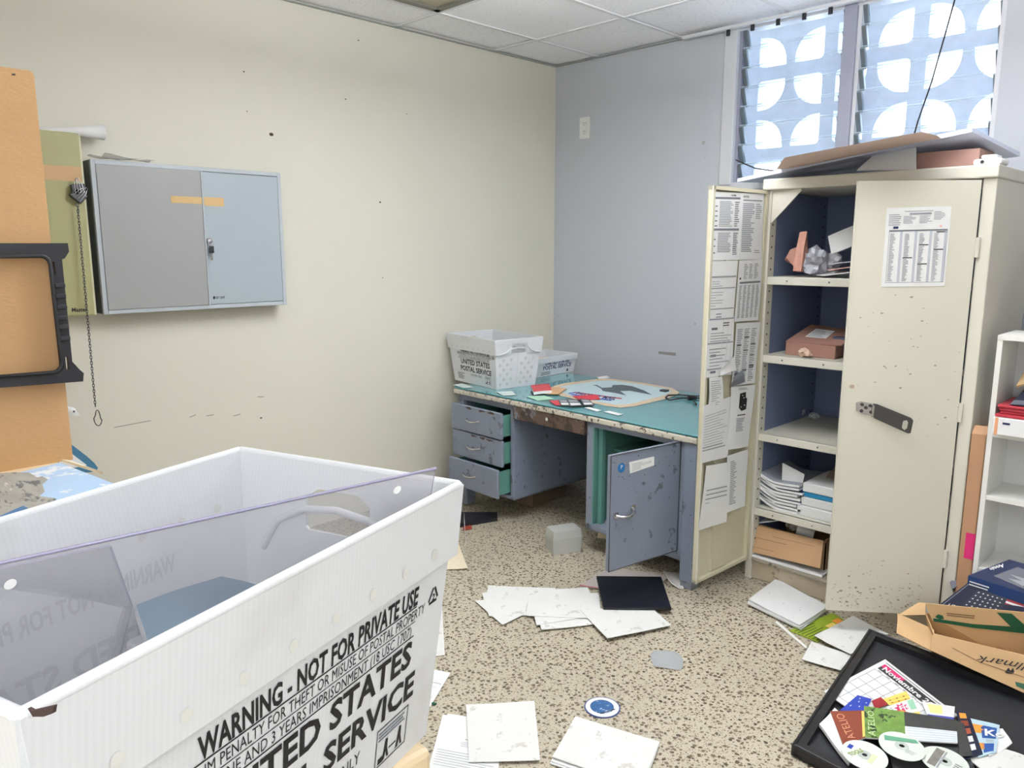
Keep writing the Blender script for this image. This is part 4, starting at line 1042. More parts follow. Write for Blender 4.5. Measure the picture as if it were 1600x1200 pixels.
# ------------------------------------------------------------------ steel cupboard
CX0, CX1, CY0, CY1, CZ = -1.622, -0.757, 3.14, 3.74, 1.79
cab = thing('steel_cabinet', 'tall cream steel cabinet with both doors open and papers taped to the left door', 'cabinet', ((CX0 + CX1) / 2, CY0, 0))
b = MB()
b.box(CX0, CX0 + .02, CY0, CY1, .09, 1.745, STEEL_CREAM, .003); b.box(CX1 - .045, CX1, CY0, CY1, .0, 1.745, STEEL_CREAM, .005)
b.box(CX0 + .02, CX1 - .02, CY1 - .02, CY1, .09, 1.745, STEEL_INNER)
b.box(CX0 - .004, CX1 + .004, CY0 - .012, CY1, 1.744, CZ, STEEL_CREAM, .006)
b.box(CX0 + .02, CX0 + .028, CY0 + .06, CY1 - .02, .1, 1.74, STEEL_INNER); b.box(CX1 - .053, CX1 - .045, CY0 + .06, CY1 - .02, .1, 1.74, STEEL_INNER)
b.box(CX0 + .02, CX0 + .032, CY0 + .004, CY0 + .06, .09, 1.744, STEEL_CREAM, .002)
b.add([Vector((CX0 + .03, CY0 + .012, 1.744)), Vector((CX0 + .155, CY0 + .012, 1.744)), Vector((CX0 + .155, CY0 + .012, 1.735)), Vector((CX0 + .03, CY0 + .012, 1.605)),
       Vector((CX0 + .03, CY0 + .018, 1.744)), Vector((CX0 + .155, CY0 + .018, 1.744)), Vector((CX0 + .155, CY0 + .018, 1.735)), Vector((CX0 + .03, CY0 + .018, 1.605))], [(3, 2, 1, 0), (4, 5, 6, 7), (0, 1, 5, 4), (2, 3, 7, 6), (1, 2, 6, 5), (3, 0, 4, 7)], STEEL_CREAM)
hole = mat('slot_hole', (40, 42, 46), .9)
for k in range(34):
    z = .14 + k * .047
    b.box(CX0 + .0315, CX0 + .0325, CY0 + .025, CY0 + .033, z, z + .008, hole)
    b.box(CX0 + .0275, CX0 + .0285, CY1 - .06, CY1 - .05, z, z + .008, hole)
b.build('body', cab)
b = MB(); b.box(CX0 + .02, CX1 - .02, CY0 + .02, CY1, 0, .088, mat('grimy_plinth', (176, 164, 142), .6, var=.1, scale=8, stains=[((110, 98, 80), .62, 9)]), .004); b.box(CX0 + .0, CX0 + .03, CY0 + .01, CY0 + .09, 0, .09, STEEL_CREAM, .003); b.build('plinth', cab)
b = MB(); b.box(CX0 + .02, CX1 - .04, CY0 + .006, CY1 - .02, .088, .104, mat('grimy_shelf', (150, 142, 126), .5, var=.1, scale=8, stains=[((86, 78, 66), .62, 9)]), .003); b.build('bottom_shelf', cab)
SHZ = (1.382, 1.043, .690, .343)
for z in SHZ:
    b = MB(); b.box(CX0 + .03, CX1 - .052, CY0 + .012, CY1 - .03, z - .006, z, STEEL_CREAM); b.box(CX0 + .03, CX1 - .052, CY0 + .008, CY0 + .024, z - .034, z, STEEL_CREAM, .003)
    for x in (.12, .3, .62): b.disc((0, 0), .004, CHROME, 10, .0015, 0, Matrix.Translation((CX0 + x, CY0 + .008, z - .017)) @ Matrix.Rotation(math.radians(90), 4, 'X'))
    b.build('shelf', cab)
# left door, swung right round towards the viewer: inner face visible
h0, h1 = Vector((-1.618, 3.135, 0)), Vector((-1.640, 2.728, 0))
le = (h1 - h0).normalized(); ln = Vector((-le.y, le.x, 0))
if ln.dot(_C - h0) < 0: ln = -ln
LP = Pl(h0, ln); dw = (h1 - h0).length
zl0, zl1 = .098, 1.742
def dq(s0, s1, z0, z1, off=0): return [h0 + le * s1 + up * z1 + ln * off, h0 + le * s0 + up * z1 + ln * off, h0 + le * s0 + up * z0 + ln * off, h0 + le * s1 + up * z0 + ln * off]
STEEL_DOORIN = mat('door_inner_enamel', (200, 195, 170), .45, var=.06, scale=4)
b = MB(); b.slab(dq(0, dw, zl0, zl1), .004, STEEL_DOORIN)
for (s0, s1, z0, z1, o) in ((dw - .016, dw, zl0, zl1, .018), (0, .016, zl0, zl1, .018), (0, dw, zl1 - .014, zl1, .018), (0, dw, zl0, zl0 + .014, .018)):
    b.slab(dq(s0, s1, z0, z1, o), .02, STEEL_DOORIN)
b.slab(dq(.18, .285, zl0 + .02, zl1 - .03, .010), .010, STEEL_DOORIN)
b.tube([h0 + le * dw + up * zl0 + ln * .018, h0 + le * dw + up * zl1 + ln * .018], .003, STEEL_CREAM, 6)
for k in range(8): b.box(h0.x - .002, h0.x + .006, h0.y - .012, h0.y - .004, .2 + .2 * k, .21 + .2 * k, hole)
b.build('left_door', cab)
def note(pl, px, off, name, label, deco, m=PAPER, seed=None, a=.0022, group='papers taped to the cabinet door'):
    b = MB(); S = Surf(pl.quad(px, off), wav(a, seed) if seed else None)
    b.sheet(S, m, .0006, 6 if seed else 1, 8 if seed else 1)
    if deco: deco(b, S)
    return tag(b.build(name), label, 'paper', group)
def d_form(b, S):
    b.rect(S, .02, .90, .98, .93, MIDINK); b.rect(S, .02, .44, .98, .47, MIDINK); b.text(S, 'FORM', .62, .945, .006, INK, width=S.su * .18)
    b.lines(S, .20, .50, .72, .88, 16, GREYINK, 1, .55, .25); b.lines(S, .78, .50, .97, .88, 12, MIDINK, 2, .5, .4); b.lines(S, .04, .50, .16, .86, 5, MIDINK, 3, .25, .4)
    b.lines(S, .18, .12, .70, .42, 12, GREYINK, 4, .55, .3); b.lines(S, .76, .08, .96, .42, 12, MIDINK, 5, .5, .3); b.lines(S, .04, .10, .12, .4, 3, MIDINK, 6, .2, .3)
def d_list(b, S):
    b.text(S, 'NOTICE', .10, .93, .008, INK, width=S.su * .24); b.rect(S, .10, .885, .92, .90, MIDINK)
    b.lines(S, .10, .12, .62, .86, 26, GREYINK, 11, .55, .35); b.lines(S, .66, .62, .92, .86, 8, GREYINK, 12, .5, .4); b.lines(S, .66, .10, .92, .16, 2, GREYINK, 13, .4, .2)
def d_bars(b, S):
    b.rect(S, .03, .71, .97, .74, GREYINK); b.rect(S, .03, .52, .97, .54, GREYINK); b.rect(S, .03, .16, .97, .18, GREYINK)
    b.lines(S, .06, .56, .50, .68, 3, GREYINK, 21, .25, .5); b.lines(S, .04, .22, .55, .50, 6, GREYINK, 22, .22, .6); b.lines(S, .3, .02, .7, .12, 2, MIDINK, 23, .3, .5)
def d_table(b, S):
    b.rect(S, .08, .62, .95, .65, MIDINK)
    for k in range(5): b.lines(S, .08 + .18 * k, .06, .20 + .18 * k, .60, 22, GREYINK, 30 + k, .6, .35)
    for k in range(3): b.lines(S, .22 + .22 * k, .70, .40 + .22 * k, .95, 9, GREYINK, 40 + k, .5, .5)
    b.rect(S, .06, .69, .12, .72, INK)
def d_grid(b, S):
    for v in (.97, .56, .12): b.rect(S, .02, v, .98, v + .025, GREYINK)
    for v in (.80, .06, .34): b.rect(S, .14, v + (.0), .36, v + .04, MIDINK)
    b.lines(S, .12, .60, .96, .78, 4, GREYINK, 51, .3, .5); b.lines(S, .10, .18, .90, .52, 6, GREYINK, 52, .3, .5); b.rect(S, .56, .86, .8, .875, INK); b.rect(S, .56, .9, .8, .915, INK)
    for u in (.55, .75, .9): b.rect(S, u, .02, u + .015, .96, mat('light_grey_ink', (206, 208, 210), .7))
def d_cols(b, S):
    for k in range(3): b.lines(S, .06 + .3 * k, .05, .30 + .3 * k, .92, 30, GREYINK, 60 + k, .5, .4)
    rn = random.Random(5)
    for k in range(16):
        u = .08 + .3 * rn.randrange(3); v = rn.uniform(.08, .95); b.rect(S, u, v, u + .2, v + .012, INK)
def d_photo(b, S):
    pts = [(.35, .66), (.37, .88), (.62, .90), (.64, .80), (.70, .80), (.70, .62), (.48, .60)]
    b.poly(S, pts, INK); 
    for u, v in ((.42, .66), (.58, .68), (.52, .80), (.46, .84)): b.rect(S, u, v, u + .05, v + .015, PAPER, .0012)
    b.rect(S, .30, .53, .68, .545, INK); b.lines(S, .28, .28, .66, .50, 9, GREYINK, 71, .5, .3); b.lines(S, .3, .94, .7, .98, 2, MIDINK, 72, .4, .3)
def d_lines(b, S): b.lines(S, .06, .30, .95, .85, 12, GREYINK, 81, .18, .5); b.lines(S, .04, .20, .9, .30, 2, GREYINK, 82, .4, .3)
def d_three(b, S):
    for v in (.60, .53, .46): b.rect(S, .12, v, .96, v + .02, GREYINK)
    b.rect(S, .12, .40, .3, .41, GREYINK)
def d_side(b, S): b.lines(S, .14, .12, .48, .9, 24, GREYINK, 91, .5, .5)
def d_small(b, S): b.lines(S, .15, .1, .9, .92, 12, GREYINK, 95, .3, .5)
for i, (px, nm, lab, dc, sd) in enumerate((
    ([(1117, 300), (1158, 301), (1153, 406), (1112, 407)], 'notice', 'dense printed form at the top left of the open left cabinet door', d_form, None),
    ([(1158, 301), (1194, 303), (1190, 405), (1153, 406)], 'notice', 'printed list at the top right of the open left cabinet door', d_list, None),
    ([(1112, 408), (1153, 407), (1146, 496), (1106, 499)], 'notice', 'sparse form with three grey bars under the dense form on the left cabinet door', d_bars, None),
    ([(1154, 407), (1191, 405), (1183, 500), (1146, 503)], 'notice', 'sheet with grey column table beside the barred form on the left cabinet door', d_table, 7),
    ([(1106, 498), (1147, 495), (1142, 585), (1101, 590)], 'notice', 'grid form with grey blocks in the middle left of the left cabinet door', d_grid, 9),
    ([(1149, 505), (1187, 503), (1178, 598), (1142, 604)], 'notice', 'sheet of three print columns with dark lines on the left cabinet door', d_cols, 11),
    ([(1097, 634), (1144, 618), (1136, 714), (1094, 724)], 'notice', 'sheet of thin ruled lines below the small slip on the left cabinet door', d_lines, 13),
    ([(1141, 604), (1179, 601), (1168, 697), (1136, 703)], 'notice', 'sheet with black photograph on the left cabinet door', d_photo, 15),
    ([(1107, 590), (1126, 588), (1130, 634), (1106, 640)], 'notice_slip', 'small hanging slip of paper in the middle of the left cabinet door', d_small, 17),
    ([(1103, 728), (1135, 722), (1134, 815), (1091, 829)], 'notice', 'lowest sheet, loose and curling, on the left cabinet door', d_three, 19),
    ([(1134, 712), (1168, 702), (1163, 790), (1134, 801)], 'notice', 'lower right sheet with a column of small print on the left cabinet door', d_side, 21))):
    note(LP, px, .012 + .0015 * i, nm, lab, dc, PAPER, sd, .004)
# torn paper tongues between the sheets
for px, lab, sd in (([(1124, 576), (1146, 556), (1150, 578), (1122, 586)], 'torn crumpled paper piece hanging over the grid form on the left cabinet door', 3), ([(1143, 590), (1157, 577), (1161, 596), (1140, 606)], 'torn paper corner with dark folds at the foot of the column sheet', 5)):
    b = MB(); S = Surf(LP.quad(px, .034), wav(.008, sd)); b.sheet(S, PAPER if sd == 3 else MIDINK, .001); tag(b.build('paper_scrap'), lab, 'paper', 'papers taped to the cabinet door')
# right door, half open: outer face visible
r0, r1 = Vector((-.803, 3.132, 0)), Vector((-1.127, 2.872, 0))
re = (r1 - r0).normalized(); rn_ = Vector((-re.y, re.x, 0))
if rn_.dot(_C - r0) < 0: rn_ = -rn_
RP = Pl(r0, rn_); dw = (r1 - r0).length
DOORW = mat('cream_door_enamel', (210, 207, 192), .42, var=.03, scale=3, stains=[((176, 168, 150), .70, 5)])
b = MB(); q = [r0 + re * dw + up * 1.738, r0 + up * 1.738, r0 + up * .103, r0 + re * dw + up * .103]
b.slab(q, .020, DOORW); b.tube([q[0] - rn_ * .001, q[3] - rn_ * .001], .0025, DOORW, 6)
S = Surf(q); rn = random.Random(3)
SPOT = mat('rust_spot', (146, 138, 122), .8); SMUDGE = mat('smudge', (180, 174, 160), .7)
for k in range(170):   # chips scattered mid-height, scuffs low down
    if k < 34: px, py, r = rn.uniform(1340, 1500), rn.gauss(545, 60), rn.choice((.8, .8, 1.2, 1.7))
    else: px, py, r = rn.uniform(1300, 1440), 952 - abs(rn.gauss(0, 30)), rn.uniform(.5, 2.1)
    p = RP.at(px, py, .0006); r *= .0026
    n_ = 7; V = [p + (re * math.cos(a) * r * rn.uniform(.6, 1.6) + up * math.sin(a) * r * rn.uniform(.3, 1)) for a in [i * 2 * math.pi / n_ for i in range(n_)]]
    if V[0].z > .106: b.add(V, [tuple(range(n_))], SPOT if k < 34 or k % 3 == 0 else SMUDGE)
p = RP.at(1331, 604, .0008); b.add([p + (re * math.cos(a) * .010 + up * math.sin(a) * .008) for a in [i * math.pi / 4 for i in range(8)]], [tuple(range(8))], mat('worn_spot', (176, 158, 136), .8))
rd = b.build('right_door', cab)
def px_plate(pl, pts, off, t, m, b, holes=()):
    """flat plate cut to an outline lying off the plane"""
    o = pl.at(*pts[0], off); n = pl.n; ex = Vector((0, 0, 1)).cross(n).normalized(); ey = n.cross(ex)
    T = Matrix((ex, ey, n)).transposed().to_4x4(); T.translation = o
    f = lambda x, y: ((pl.at(x, y, off) - o).dot(ex), (pl.at(x, y, off) - o).dot(ey))
    b.plate([f(*p) for p in pts], [[f(*p) for p in h] for h in holes], T, t, m)
h = MB(); px_plate(RP, [(1337, 629), (1345, 627), (1369, 631), (1367, 649), (1347, 646), (1337, 641)], .001, .004, CHROME, h)
for x, y in ((1347, 632), (1360, 634), (1346, 642), (1353, 637), (1361, 644)):
    c = RP.at(x, y, .005); h.add([c + (re * math.cos(a) + up * math.sin(a)) * .006 + rn_ * o for o in (.003,) for a in [i * math.pi / 5 for i in range(10)]], [tuple(range(10))], DARKMETAL)
n2 = (rn_ * 1.0 + re * .35).normalized()
HPl = Pl(RP.at(1368, 640, .008), (n2 - up * .15))
px_plate(HPl, [(1366, 632), (1370, 631), (1424, 653), (1427, 657), (1423, 676), (1419, 677), (1366, 653), (1363, 649)], 0, .004, DARKMETAL, h, [[(1411, 657), (1417, 656), (1419, 660), (1417, 669), (1413, 672), (1409, 668)]])
h.tube([HPl.at(1365, 633), HPl.at(1363, 651)], .006, CHROME, 8)
h.build('hasp', rd)
h = MB()
for z in (.30, .87, 1.47): h.tube([r0 + up * z + rn_ * .002 + re * -.006, r0 + up * (z + .07) + rn_ * .002 + re * -.006], .008, STEEL_CREAM, 8)
h.build('hinges', rd)
def d_zip(b, S):
    for a in ((.28, .945, .72, .955), (.36, .905, .70, .93)): b.rect(S, *a, GREYINK)
    for u, v0, v1, w in ((.04, .78, .93, .20), (.27, .80, .90, .20), (.52, .80, .90, .20), (.74, .84, .95, .18)): b.lines(S, u, v0, u + w, v1, 6, GREYINK, int(u * 100), .45, .4)
    b.rect(S, .12, .735, .20, .765, INKBLUE); b.add([S(.86 + .02 * math.cos(a), .755 + .014 * math.sin(a)) + S.n0 * .0008 for a in [k * math.pi / 6 for k in range(12)]], [tuple(range(12))], mat('pale_orange_seal', (226, 168, 150), .6))
    b.rect(S, .06, .70, .97, .72, MIDINK); b.rect(S, .06, .05, .97, .055, MIDINK); b.rect(S, .06, .05, .065, .72, MIDINK); b.rect(S, .965, .05, .97, .72, MIDINK)
    for k in range(4):
        b.lines(S, .08 + .23 * k, .07, .17 + .23 * k, .68, 34, GREYINK, 100 + k, .55, .5); b.rect(S, .235 + .23 * k, .055, .275 + .23 * k, .70, mat('column_grey', (184, 188, 198), .7))
    for u, v in ((.54, .52), (.78, .46), (.54, .28), (.30, .36), (.80, .68)): b.rect(S, u, v, u + .15, v + .012, INK)
b = MB(); S = Surf(RP.quad([(1386, 325), (1487, 322), (1476, 447), (1377, 448)], .0016)); b.sheet(S, PAPER, .001, 1, 1); d_zip(b, S)
tag(b.build('notice'), 'printed table sheet taped on the outside of the right cabinet door', 'paper')

# contents of the cupboard
def crumple(c, size, m, name, label, cat, seed, rough=.35, group=None, rot=0):
    bm = bmesh.new(); bmesh.ops.create_icosphere(bm, subdivisions=3, radius=1.0); rr = random.Random(seed)
    from mathutils import noise
    o_ = Vector((rr.uniform(0, 50), rr.uniform(0, 50), 0))
    for v in bm.verts:
        k = 1 + rough * (noise.noise(v.co * 1.6 + o_) + .6 * noise.noise(v.co * 4 + o_)); v.co *= k
    zmin = min(v.co.z for v in bm.verts)
    R = Matrix.Rotation(rot, 3, 'Z')
    V = [Vector(c) + R @ Vector((v.co.x * size[0], v.co.y * size[1], 0)) + Vector((0, 0, (v.co.z - zmin) * size[2] * .5)) for v in bm.verts]
    bm.verts.index_update(); F = [tuple(v.index for v in f.verts) for f in bm.faces]; bm.free()
    b = MB(); b.add(V, F, m); return tag(b.build(name), label, cat, group)
def wbox(px0, py0, px1, py1, Y, dep, m, name, label, cat, group=None, bev=.003, deco=None, z0=None, top=None):
    """box standing on a shelf: front face spans the two sighted corners on the plane y = Y"""
    a, c = WY(px0, py0, Y), WY(px1, py1, Y)
    z0 = c.z if z0 is None else z0
    b = MB(); b.box(min(a.x, c.x), max(a.x, c.x), Y, Y + dep, z0, a.z, m, bev)
    if deco: deco(b, Surf([Vector((a.x, Y, a.z)), Vector((c.x, Y, a.z)), Vector((c.x, Y, z0)), Vector((a.x, Y, z0))]))
    return tag(b.build(name), label, cat, group)
z = SHZ[0]
PADKRAFT = mat('padded_kraft', (186, 136, 120), .7, var=.15, scale=20, bump=.3, bscale=60)
b = MB(); Yc = 3.24
S = Surf([WY(1250, 363, Yc), WY(1262, 362, Yc), WY(1252, 424, Yc - .03), WY(1240, 424, Yc - .03)], wav(.008, 2)); b.sheet(S, PADKRAFT, .03); tag(b.build('padded_envelope'), 'upright kraft padded envelope on the top cabinet shelf', 'envelope', 'padded envelopes on the top shelf')
b = MB(); S = Surf([WY(1234, 392, Yc + .04), WY(1250, 384, Yc + .04), WY(1245, 423, Yc + .02), WY(1228, 404, Yc + .02)], wav(.008, 4)); b.sheet(S, PADKRAFT, .025); tag(b.build('padded_envelope'), 'lower tilted kraft padded envelope left on the top cabinet shelf', 'envelope', 'padded envelopes on the top shelf')
p = WY(1270, 424, 3.26); crumple((p.x, p.y + .02, z), (.055, .06, .115), mat('crumpled_bag', (190, 192, 202), .35, trans=.2), 'plastic_bag', 'crumpled pale plastic bag between padded envelopes on the top cabinet shelf', 'bag', 3, .5)
p = WY(1290, 424, 3.32); crumple((p.x, p.y + .02, z), (.06, .06, .09), mat('crumpled_paper', (206, 206, 212), .6), 'crumpled_paper', 'crumpled grey paper ball in the middle of the top cabinet shelf', 'paper', 9, .4)
b = MB(); S = Surf([WY(1294, 370, 3.30), WY(1337, 352, 3.34), WY(1335, 384, 3.26), WY(1299, 397, 3.24)], wav(.004, 6)); b.sheet(S, PAPER, .004); tag(b.build('envelope'), 'large white envelope leaning at the right of the top cabinet shelf', 'envelope')
for i, (q, m, lab) in enumerate((([(1254, 421), (1300, 416), (1345, 424), (1290, 428)], PAPER, 'flat white envelope at the bottom of the top cabinet shelf pile'), ([(1290, 414), (1335, 409), (1345, 420), (1296, 424)], mat('rose_envelope', (206, 168, 160), .7), 'rose coloured envelope in the top cabinet shelf pile'), ([(1284, 409), (1340, 396), (1345, 408), (1300, 416)], mat('grey_envelope', (178, 182, 194), .7), 'grey envelope uppermost of the top cabinet shelf pile'))):
    pl = [Vector((WY(x, y, 3.2).x, 3.18 + (.12 if k < 2 else 0), z + .006 + .022 * i + (.02 if k in (1, 2) else 0))) for k, (x, y) in enumerate(q)]
    b = MB(); S = Surf(pl, wav(.004, 30 + i)); b.sheet(S, m, .004); tag(b.build('envelope'), lab, 'envelope', 'envelopes on the top cabinet shelf')
z = SHZ[1]
PINKBOX = mat('brown_carton', (150, 112, 98), .7, var=.06)
t = thing('shipping_box', 'brown shipping box with white label on the second cabinet shelf', 'box', (WY(1262, 555, 3.22).x, 3.3, z))
a, c = WY(1228, 529, 3.22), WY(1287, 545, 3.22)
b = MB(); b.box(a.x, c.x + .05, 3.22, 3.45, z, z + .055, PINKBOX, .003); b.build('base', t)
b = MB(); lidq = [Vector((a.x + .01, 3.44, z + .118)), Vector((WY(1318, 520, 3.3).x, 3.44, z + .105)), Vector((WY(1318, 530, 3.24).x, 3.23, z + .062)), Vector((a.x, 3.22, z + .060))]
b.slab(lidq, .005, PINKBOX); S = Surf(lidq); b.rect(S, .22, .30, .62, .80, PAPER); b.lines(S, .26, .36, .58, .76, 5, GREYINK, 3, .4, .5, .001); b.build('lid', t)
b = MB(); a = WY(1300, 530, 3.3); b.box(a.x, CX1 - .07, 3.30, 3.5, z, z + .085, mat('dark_blue_box', (52, 58, 84), .6), .004); tag(b.build('storage_box'), 'dark box to the right of the brown box on the second cabinet shelf', 'box')
p = WY(1258, 553, 3.19); crumple((p.x, p.y, z), (.028, .02, .035), mat('beige_tissue', (206, 176, 156), .7), 'crumpled_paper', 'small crumpled beige tissue on the second cabinet shelf edge', 'paper', 15, .6)
z = SHZ[2]
for i, (x, y, lab) in enumerate(((1246, 651, 'clear plastic bit at left on the empty third cabinet shelf'), (1262, 647, 'clear plastic bits in the middle of the third cabinet shelf'), (1272, 655, 'clear plastic bit at right on the third cabinet shelf'))):
    p = G(x, y, z); crumple((p.x, min(p.y, 3.6), z), (.022, .018, .03 + .01 * (i == 1)), clear_mat('clear_scrap', (220, 224, 228), .5, .1), 'plastic_scrap', lab, 'plastic scrap', 20 + i, .6, 'plastic bits on the third cabinet shelf')
z = SHZ[3]
x0, x1 = WY(1176, 780, 3.2).x, WY(1249, 800, 3.2).x
for i in range(9):
    hh = z + .010 + .0135 * i
    m = (PAPER, mat('grey_cover', (150, 154, 164), .5), PAPER, mat('blue_cover', (44, 70, 122), .5), PAPER, mat('light_cover', (204, 206, 212), .5), mat('blue_cover', (44, 70, 122), .5), PAPER, mat('grey_cover', (150, 154, 164), .5))[i]
    sh = .012 * math.sin(i * 2.3)
    q = [Vector((x0 + sh, 3.48, hh)), Vector((x1 + sh, 3.48, hh)), Vector((x1 + sh, 3.19, hh)), Vector((x0 + sh, 3.19, hh))]
    b = MB(); S = Surf(q, lambda u, v, i=i: .075 * max(0, .55 - u) ** 1.5 * 2 + .002 * i * u); b.sheet(S, m, .010, 8, 2, PAPER)
    if i in (3, 6): b.rect(S, .55, .0, .95, .2, NAVY, .001)
    tag(b.build('magazine'), ('lowest', 'second', 'third', 'fourth', 'fifth', 'sixth', 'seventh', 'eighth', 'topmost')[i] + ' magazine of the bent stack on the fourth cabinet shelf', 'magazine', 'magazines on the fourth cabinet shelf')
x0, x1 = WY(1246, 800, 3.2).x, CX1 - .07
for i, (dx, hgt_, m, lab) in enumerate(((.0, .045, PAPER, 'lowest white paper block on the right of the fourth cabinet shelf'), (.012, .038, PAPER, 'middle white paper block on the right of the fourth cabinet shelf'), (.018, .022, mat('turquoise_pack', (30, 132, 178), .4), 'turquoise banded pack between white paper blocks on the fourth cabinet shelf'), (.014, .040, PAPER, 'topmost white paper block above the turquoise pack on the fourth shelf'))):
    zz = z + (0, .046, .085, .108)[i]
    b = MB(); b.box(x0 + dx, x1, 3.19 + dx, 3.47, zz, zz + hgt_, m, .004); tag(b.build('paper_ream'), lab, 'paper pack', 'paper packs on the fourth cabinet shelf')
for i, (xx, w_, zz, m, lab) in enumerate(((-1.38, .20, .155, mat('brownish_sheet', (150, 136, 122), .7), 'brownish loose sheet on top of the paper packs on the fourth shelf'), (-1.27, .22, .163, mat('greyish_sheet', (172, 168, 166), .7), 'greyish loose sheet on top of the paper packs on the fourth shelf'))):
    b = MB(); q = [Vector((xx, 3.6, z + zz + .04)), Vector((xx + w_, 3.6, z + zz + .03)), Vector((xx + w_ + .03, 3.32, z + zz)), Vector((xx + .04, 3.30, z + zz))]
    S = Surf(q, wav(.006, 60 + i)); b.sheet(S, m, .003); tag(b.build('loose_sheet'), lab, 'paper', 'loose sheets in the cupboard')
b = MB(); S = Surf([WY(1223, 723, 3.26), WY(1257, 741, 3.26), WY(1254, 758, 3.24), WY(1222, 752, 3.24)], wav(.002, 4)); b.sheet(S, PAPER, .002); tag(b.build('folded_sheet'), 'folded white sheet standing between magazines and paper packs', 'paper')
z = .104
t = thing('cardboard_box', 'torn tan cardboard box front on the bottom shelf of the cabinet', 'box', (-1.45, 3.3, z))
KF = mat('tan_carton', (186, 150, 112), .75, var=.08, scale=7)
b = MB(); Yf = 3.165
S = Surf([WY(1170, 818, Yf + .03), WY(1287, 845, Yf + .03), WY(1282, 888, Yf - .01), WY(1163, 860, Yf - .01)], wav(.004, 12)); b.sheet(S, KF, .006)
CR = mat('carton_crease', (134, 102, 72), .8)
for (u0, v0, u1, v1) in ((.05, .55, .55, .57), (.35, .72, .9, .735), (.1, .2, .4, .215)): b.rect(S, u0, v0, u1, v1, CR)
b.build('front_flap', t)
b = MB(); xa0, xa1 = S(0, .5).x + .01, S(1, .5).x
b.box(xa0, xa1, 3.21, 3.215, z, z + .14, KF); b.box(xa0, xa0 + .005, 3.21, 3.5, z, z + .17, KF); b.box(xa1 - .005, xa1, 3.21, 3.5, z, z + .15, KF); b.box(xa0, xa1, 3.495, 3.5, z, z + .17, KF); b.box(xa0, xa1, 3.21, 3.5, z, z + .006, KF)
b.build('body', t)
b = MB(); a, c = WY(1168, 868, 3.16), WY(1286, 896, 3.16); b.box(a.x, c.x, 3.152, 3.40, z, z + .012, PAPER, .003); tag(b.build('flat_carton'), 'white board edge under the tan box on the bottom cabinet shelf', 'board')
b = MB(); a = WY(1246, 826, 3.26); b.tube([a, a + Vector((.07, .02, -.012))], .026, PAPER, 14); tag(b.build('paper_roll'), 'short white paper roll lying in the tan box on the bottom shelf', 'paper roll')
p = WY(1240, 826, 3.27); crumple((p.x - .005, p.y + .01, z + .125), (.03, .04, .06), mat('dim_tissue', (176, 170, 160), .7), 'crumpled_paper', 'crumpled paper beside the roll in the tan box', 'paper', 31, .6)
b = MB(); S = Surf([WY(1184, 809, 3.28), WY(1222, 807, 3.28), WY(1222, 812, 3.2), WY(1172, 819, 3.2)], wav(.003, 3)); b.sheet(S, PAPER, .004); tag(b.build('loose_sheet'), 'white sheet lying over the left end of the tan box', 'paper')
p = WY(1297, 890, 3.22); crumple((p.x + .05, 3.28, z), (.075, .08, .22), mat('grey_green_bag', (128, 136, 134), .5, var=.4, scale=12), 'plastic_bag', 'grey bag at the right of the bottom cabinet shelf', 'bag', 44, .3)

# on top of the cupboard
z = CZ
_fl = WY(1152, 279, 3.19)
board_q = [Vector((_fl.x + .10, 3.50, 1.812)), WY(1594, 238, 3.50), WY(1519, 199, 3.18), _fl]
b = MB(); S = Surf(board_q); b.slab(board_q, .016, FOAM)
tag(b.build('foam_board'), 'large grey white foam board tilted across the cabinet top', 'board')
TANB = mat('pale_tan_board', (230, 204, 190), .7, var=.05)
n = S.n0
bpl = Pl(board_q[3], n)
a4 = [bpl.at(1226, 246, .055), bpl.at(1440, 206, .050), bpl.at(1455, 216, .006), bpl.at(1213, 264, .006)]
b = MB(); b.slab([a4[0], a4[1], a4[1] + Vector((.12, .3, .0)), a4[0] + Vector((.12, .3, 0))][::-1], .004, TANB) if False else b.hexa([a4[3], a4[2], a4[2] + Vector((-.02, .25, .012)), a4[3] + Vector((-.02, .25, .012))], [a4[0], a4[1], a4[1] + Vector((-.02, .22, .012)), a4[0] + Vector((-.02, .22, .012))], TANB)
tag(b.build('cardboard_sheet'), 'pale tan cardboard lying on the tilted foam board in front of the window', 'cardboard')
b = MB(); a, c = WY(1433, 233, 3.24), WY(1519, 262, 3.24); b.box(a.x, c.x + .02, 3.24, 3.44, z, WY(1470, 236, 3.24).z, mat('rust_brown_box', (158, 122, 112), .7, var=.05), .003)
tag(b.build('carton'), 'brown carton propping up the foam board on the cabinet top', 'carton')
b = MB(); S = Surf([WY(1368, 241, 3.25), WY(1432, 229, 3.25), WY(1432, 265, 3.20), WY(1338, 268, 3.20)], wav(.003, 8)); b.sheet(S, PAPER, .002); tag(b.build('loose_sheet'), 'white sheet hanging under the foam board on the cabinet top', 'paper')
t = thing('smoke_detector', 'small white electrical device on the front right of the cabinet top', 'detector', (WY(1540, 255, 3.16).x, 3.2, z))
a, c = WY(1520, 253, 3.15), WY(1566, 248, 3.15)
b = MB(); b.box(a.x, c.x, 3.15, 3.25, z, z + .022, WHITEPL, .008); b.build('base', t)
b = MB(); b.box(a.x + .02, c.x - .02, 3.165, 3.235, z + .022, z + .036, WHITEPL, .006); b.disc((0, 0), .006, DARKMETAL, 12, .003, 0, Matrix.Translation((a.x + .03, 3.15, z + .011)) @ Matrix.Rotation(math.radians(90), 4, 'X')); b.build('cover', t)
b = MB(); b.tube([WY(1150, 250, 3.9), WY(1180, 263, 3.8), WY(1215, 268, 3.55), WY(1290, 262, 3.3), WY(1370, 236, 3.22)], .0035, INK, 6); tag(b.build('power_cord'), 'thin dark cord lying along the foam board at the window', 'cord')
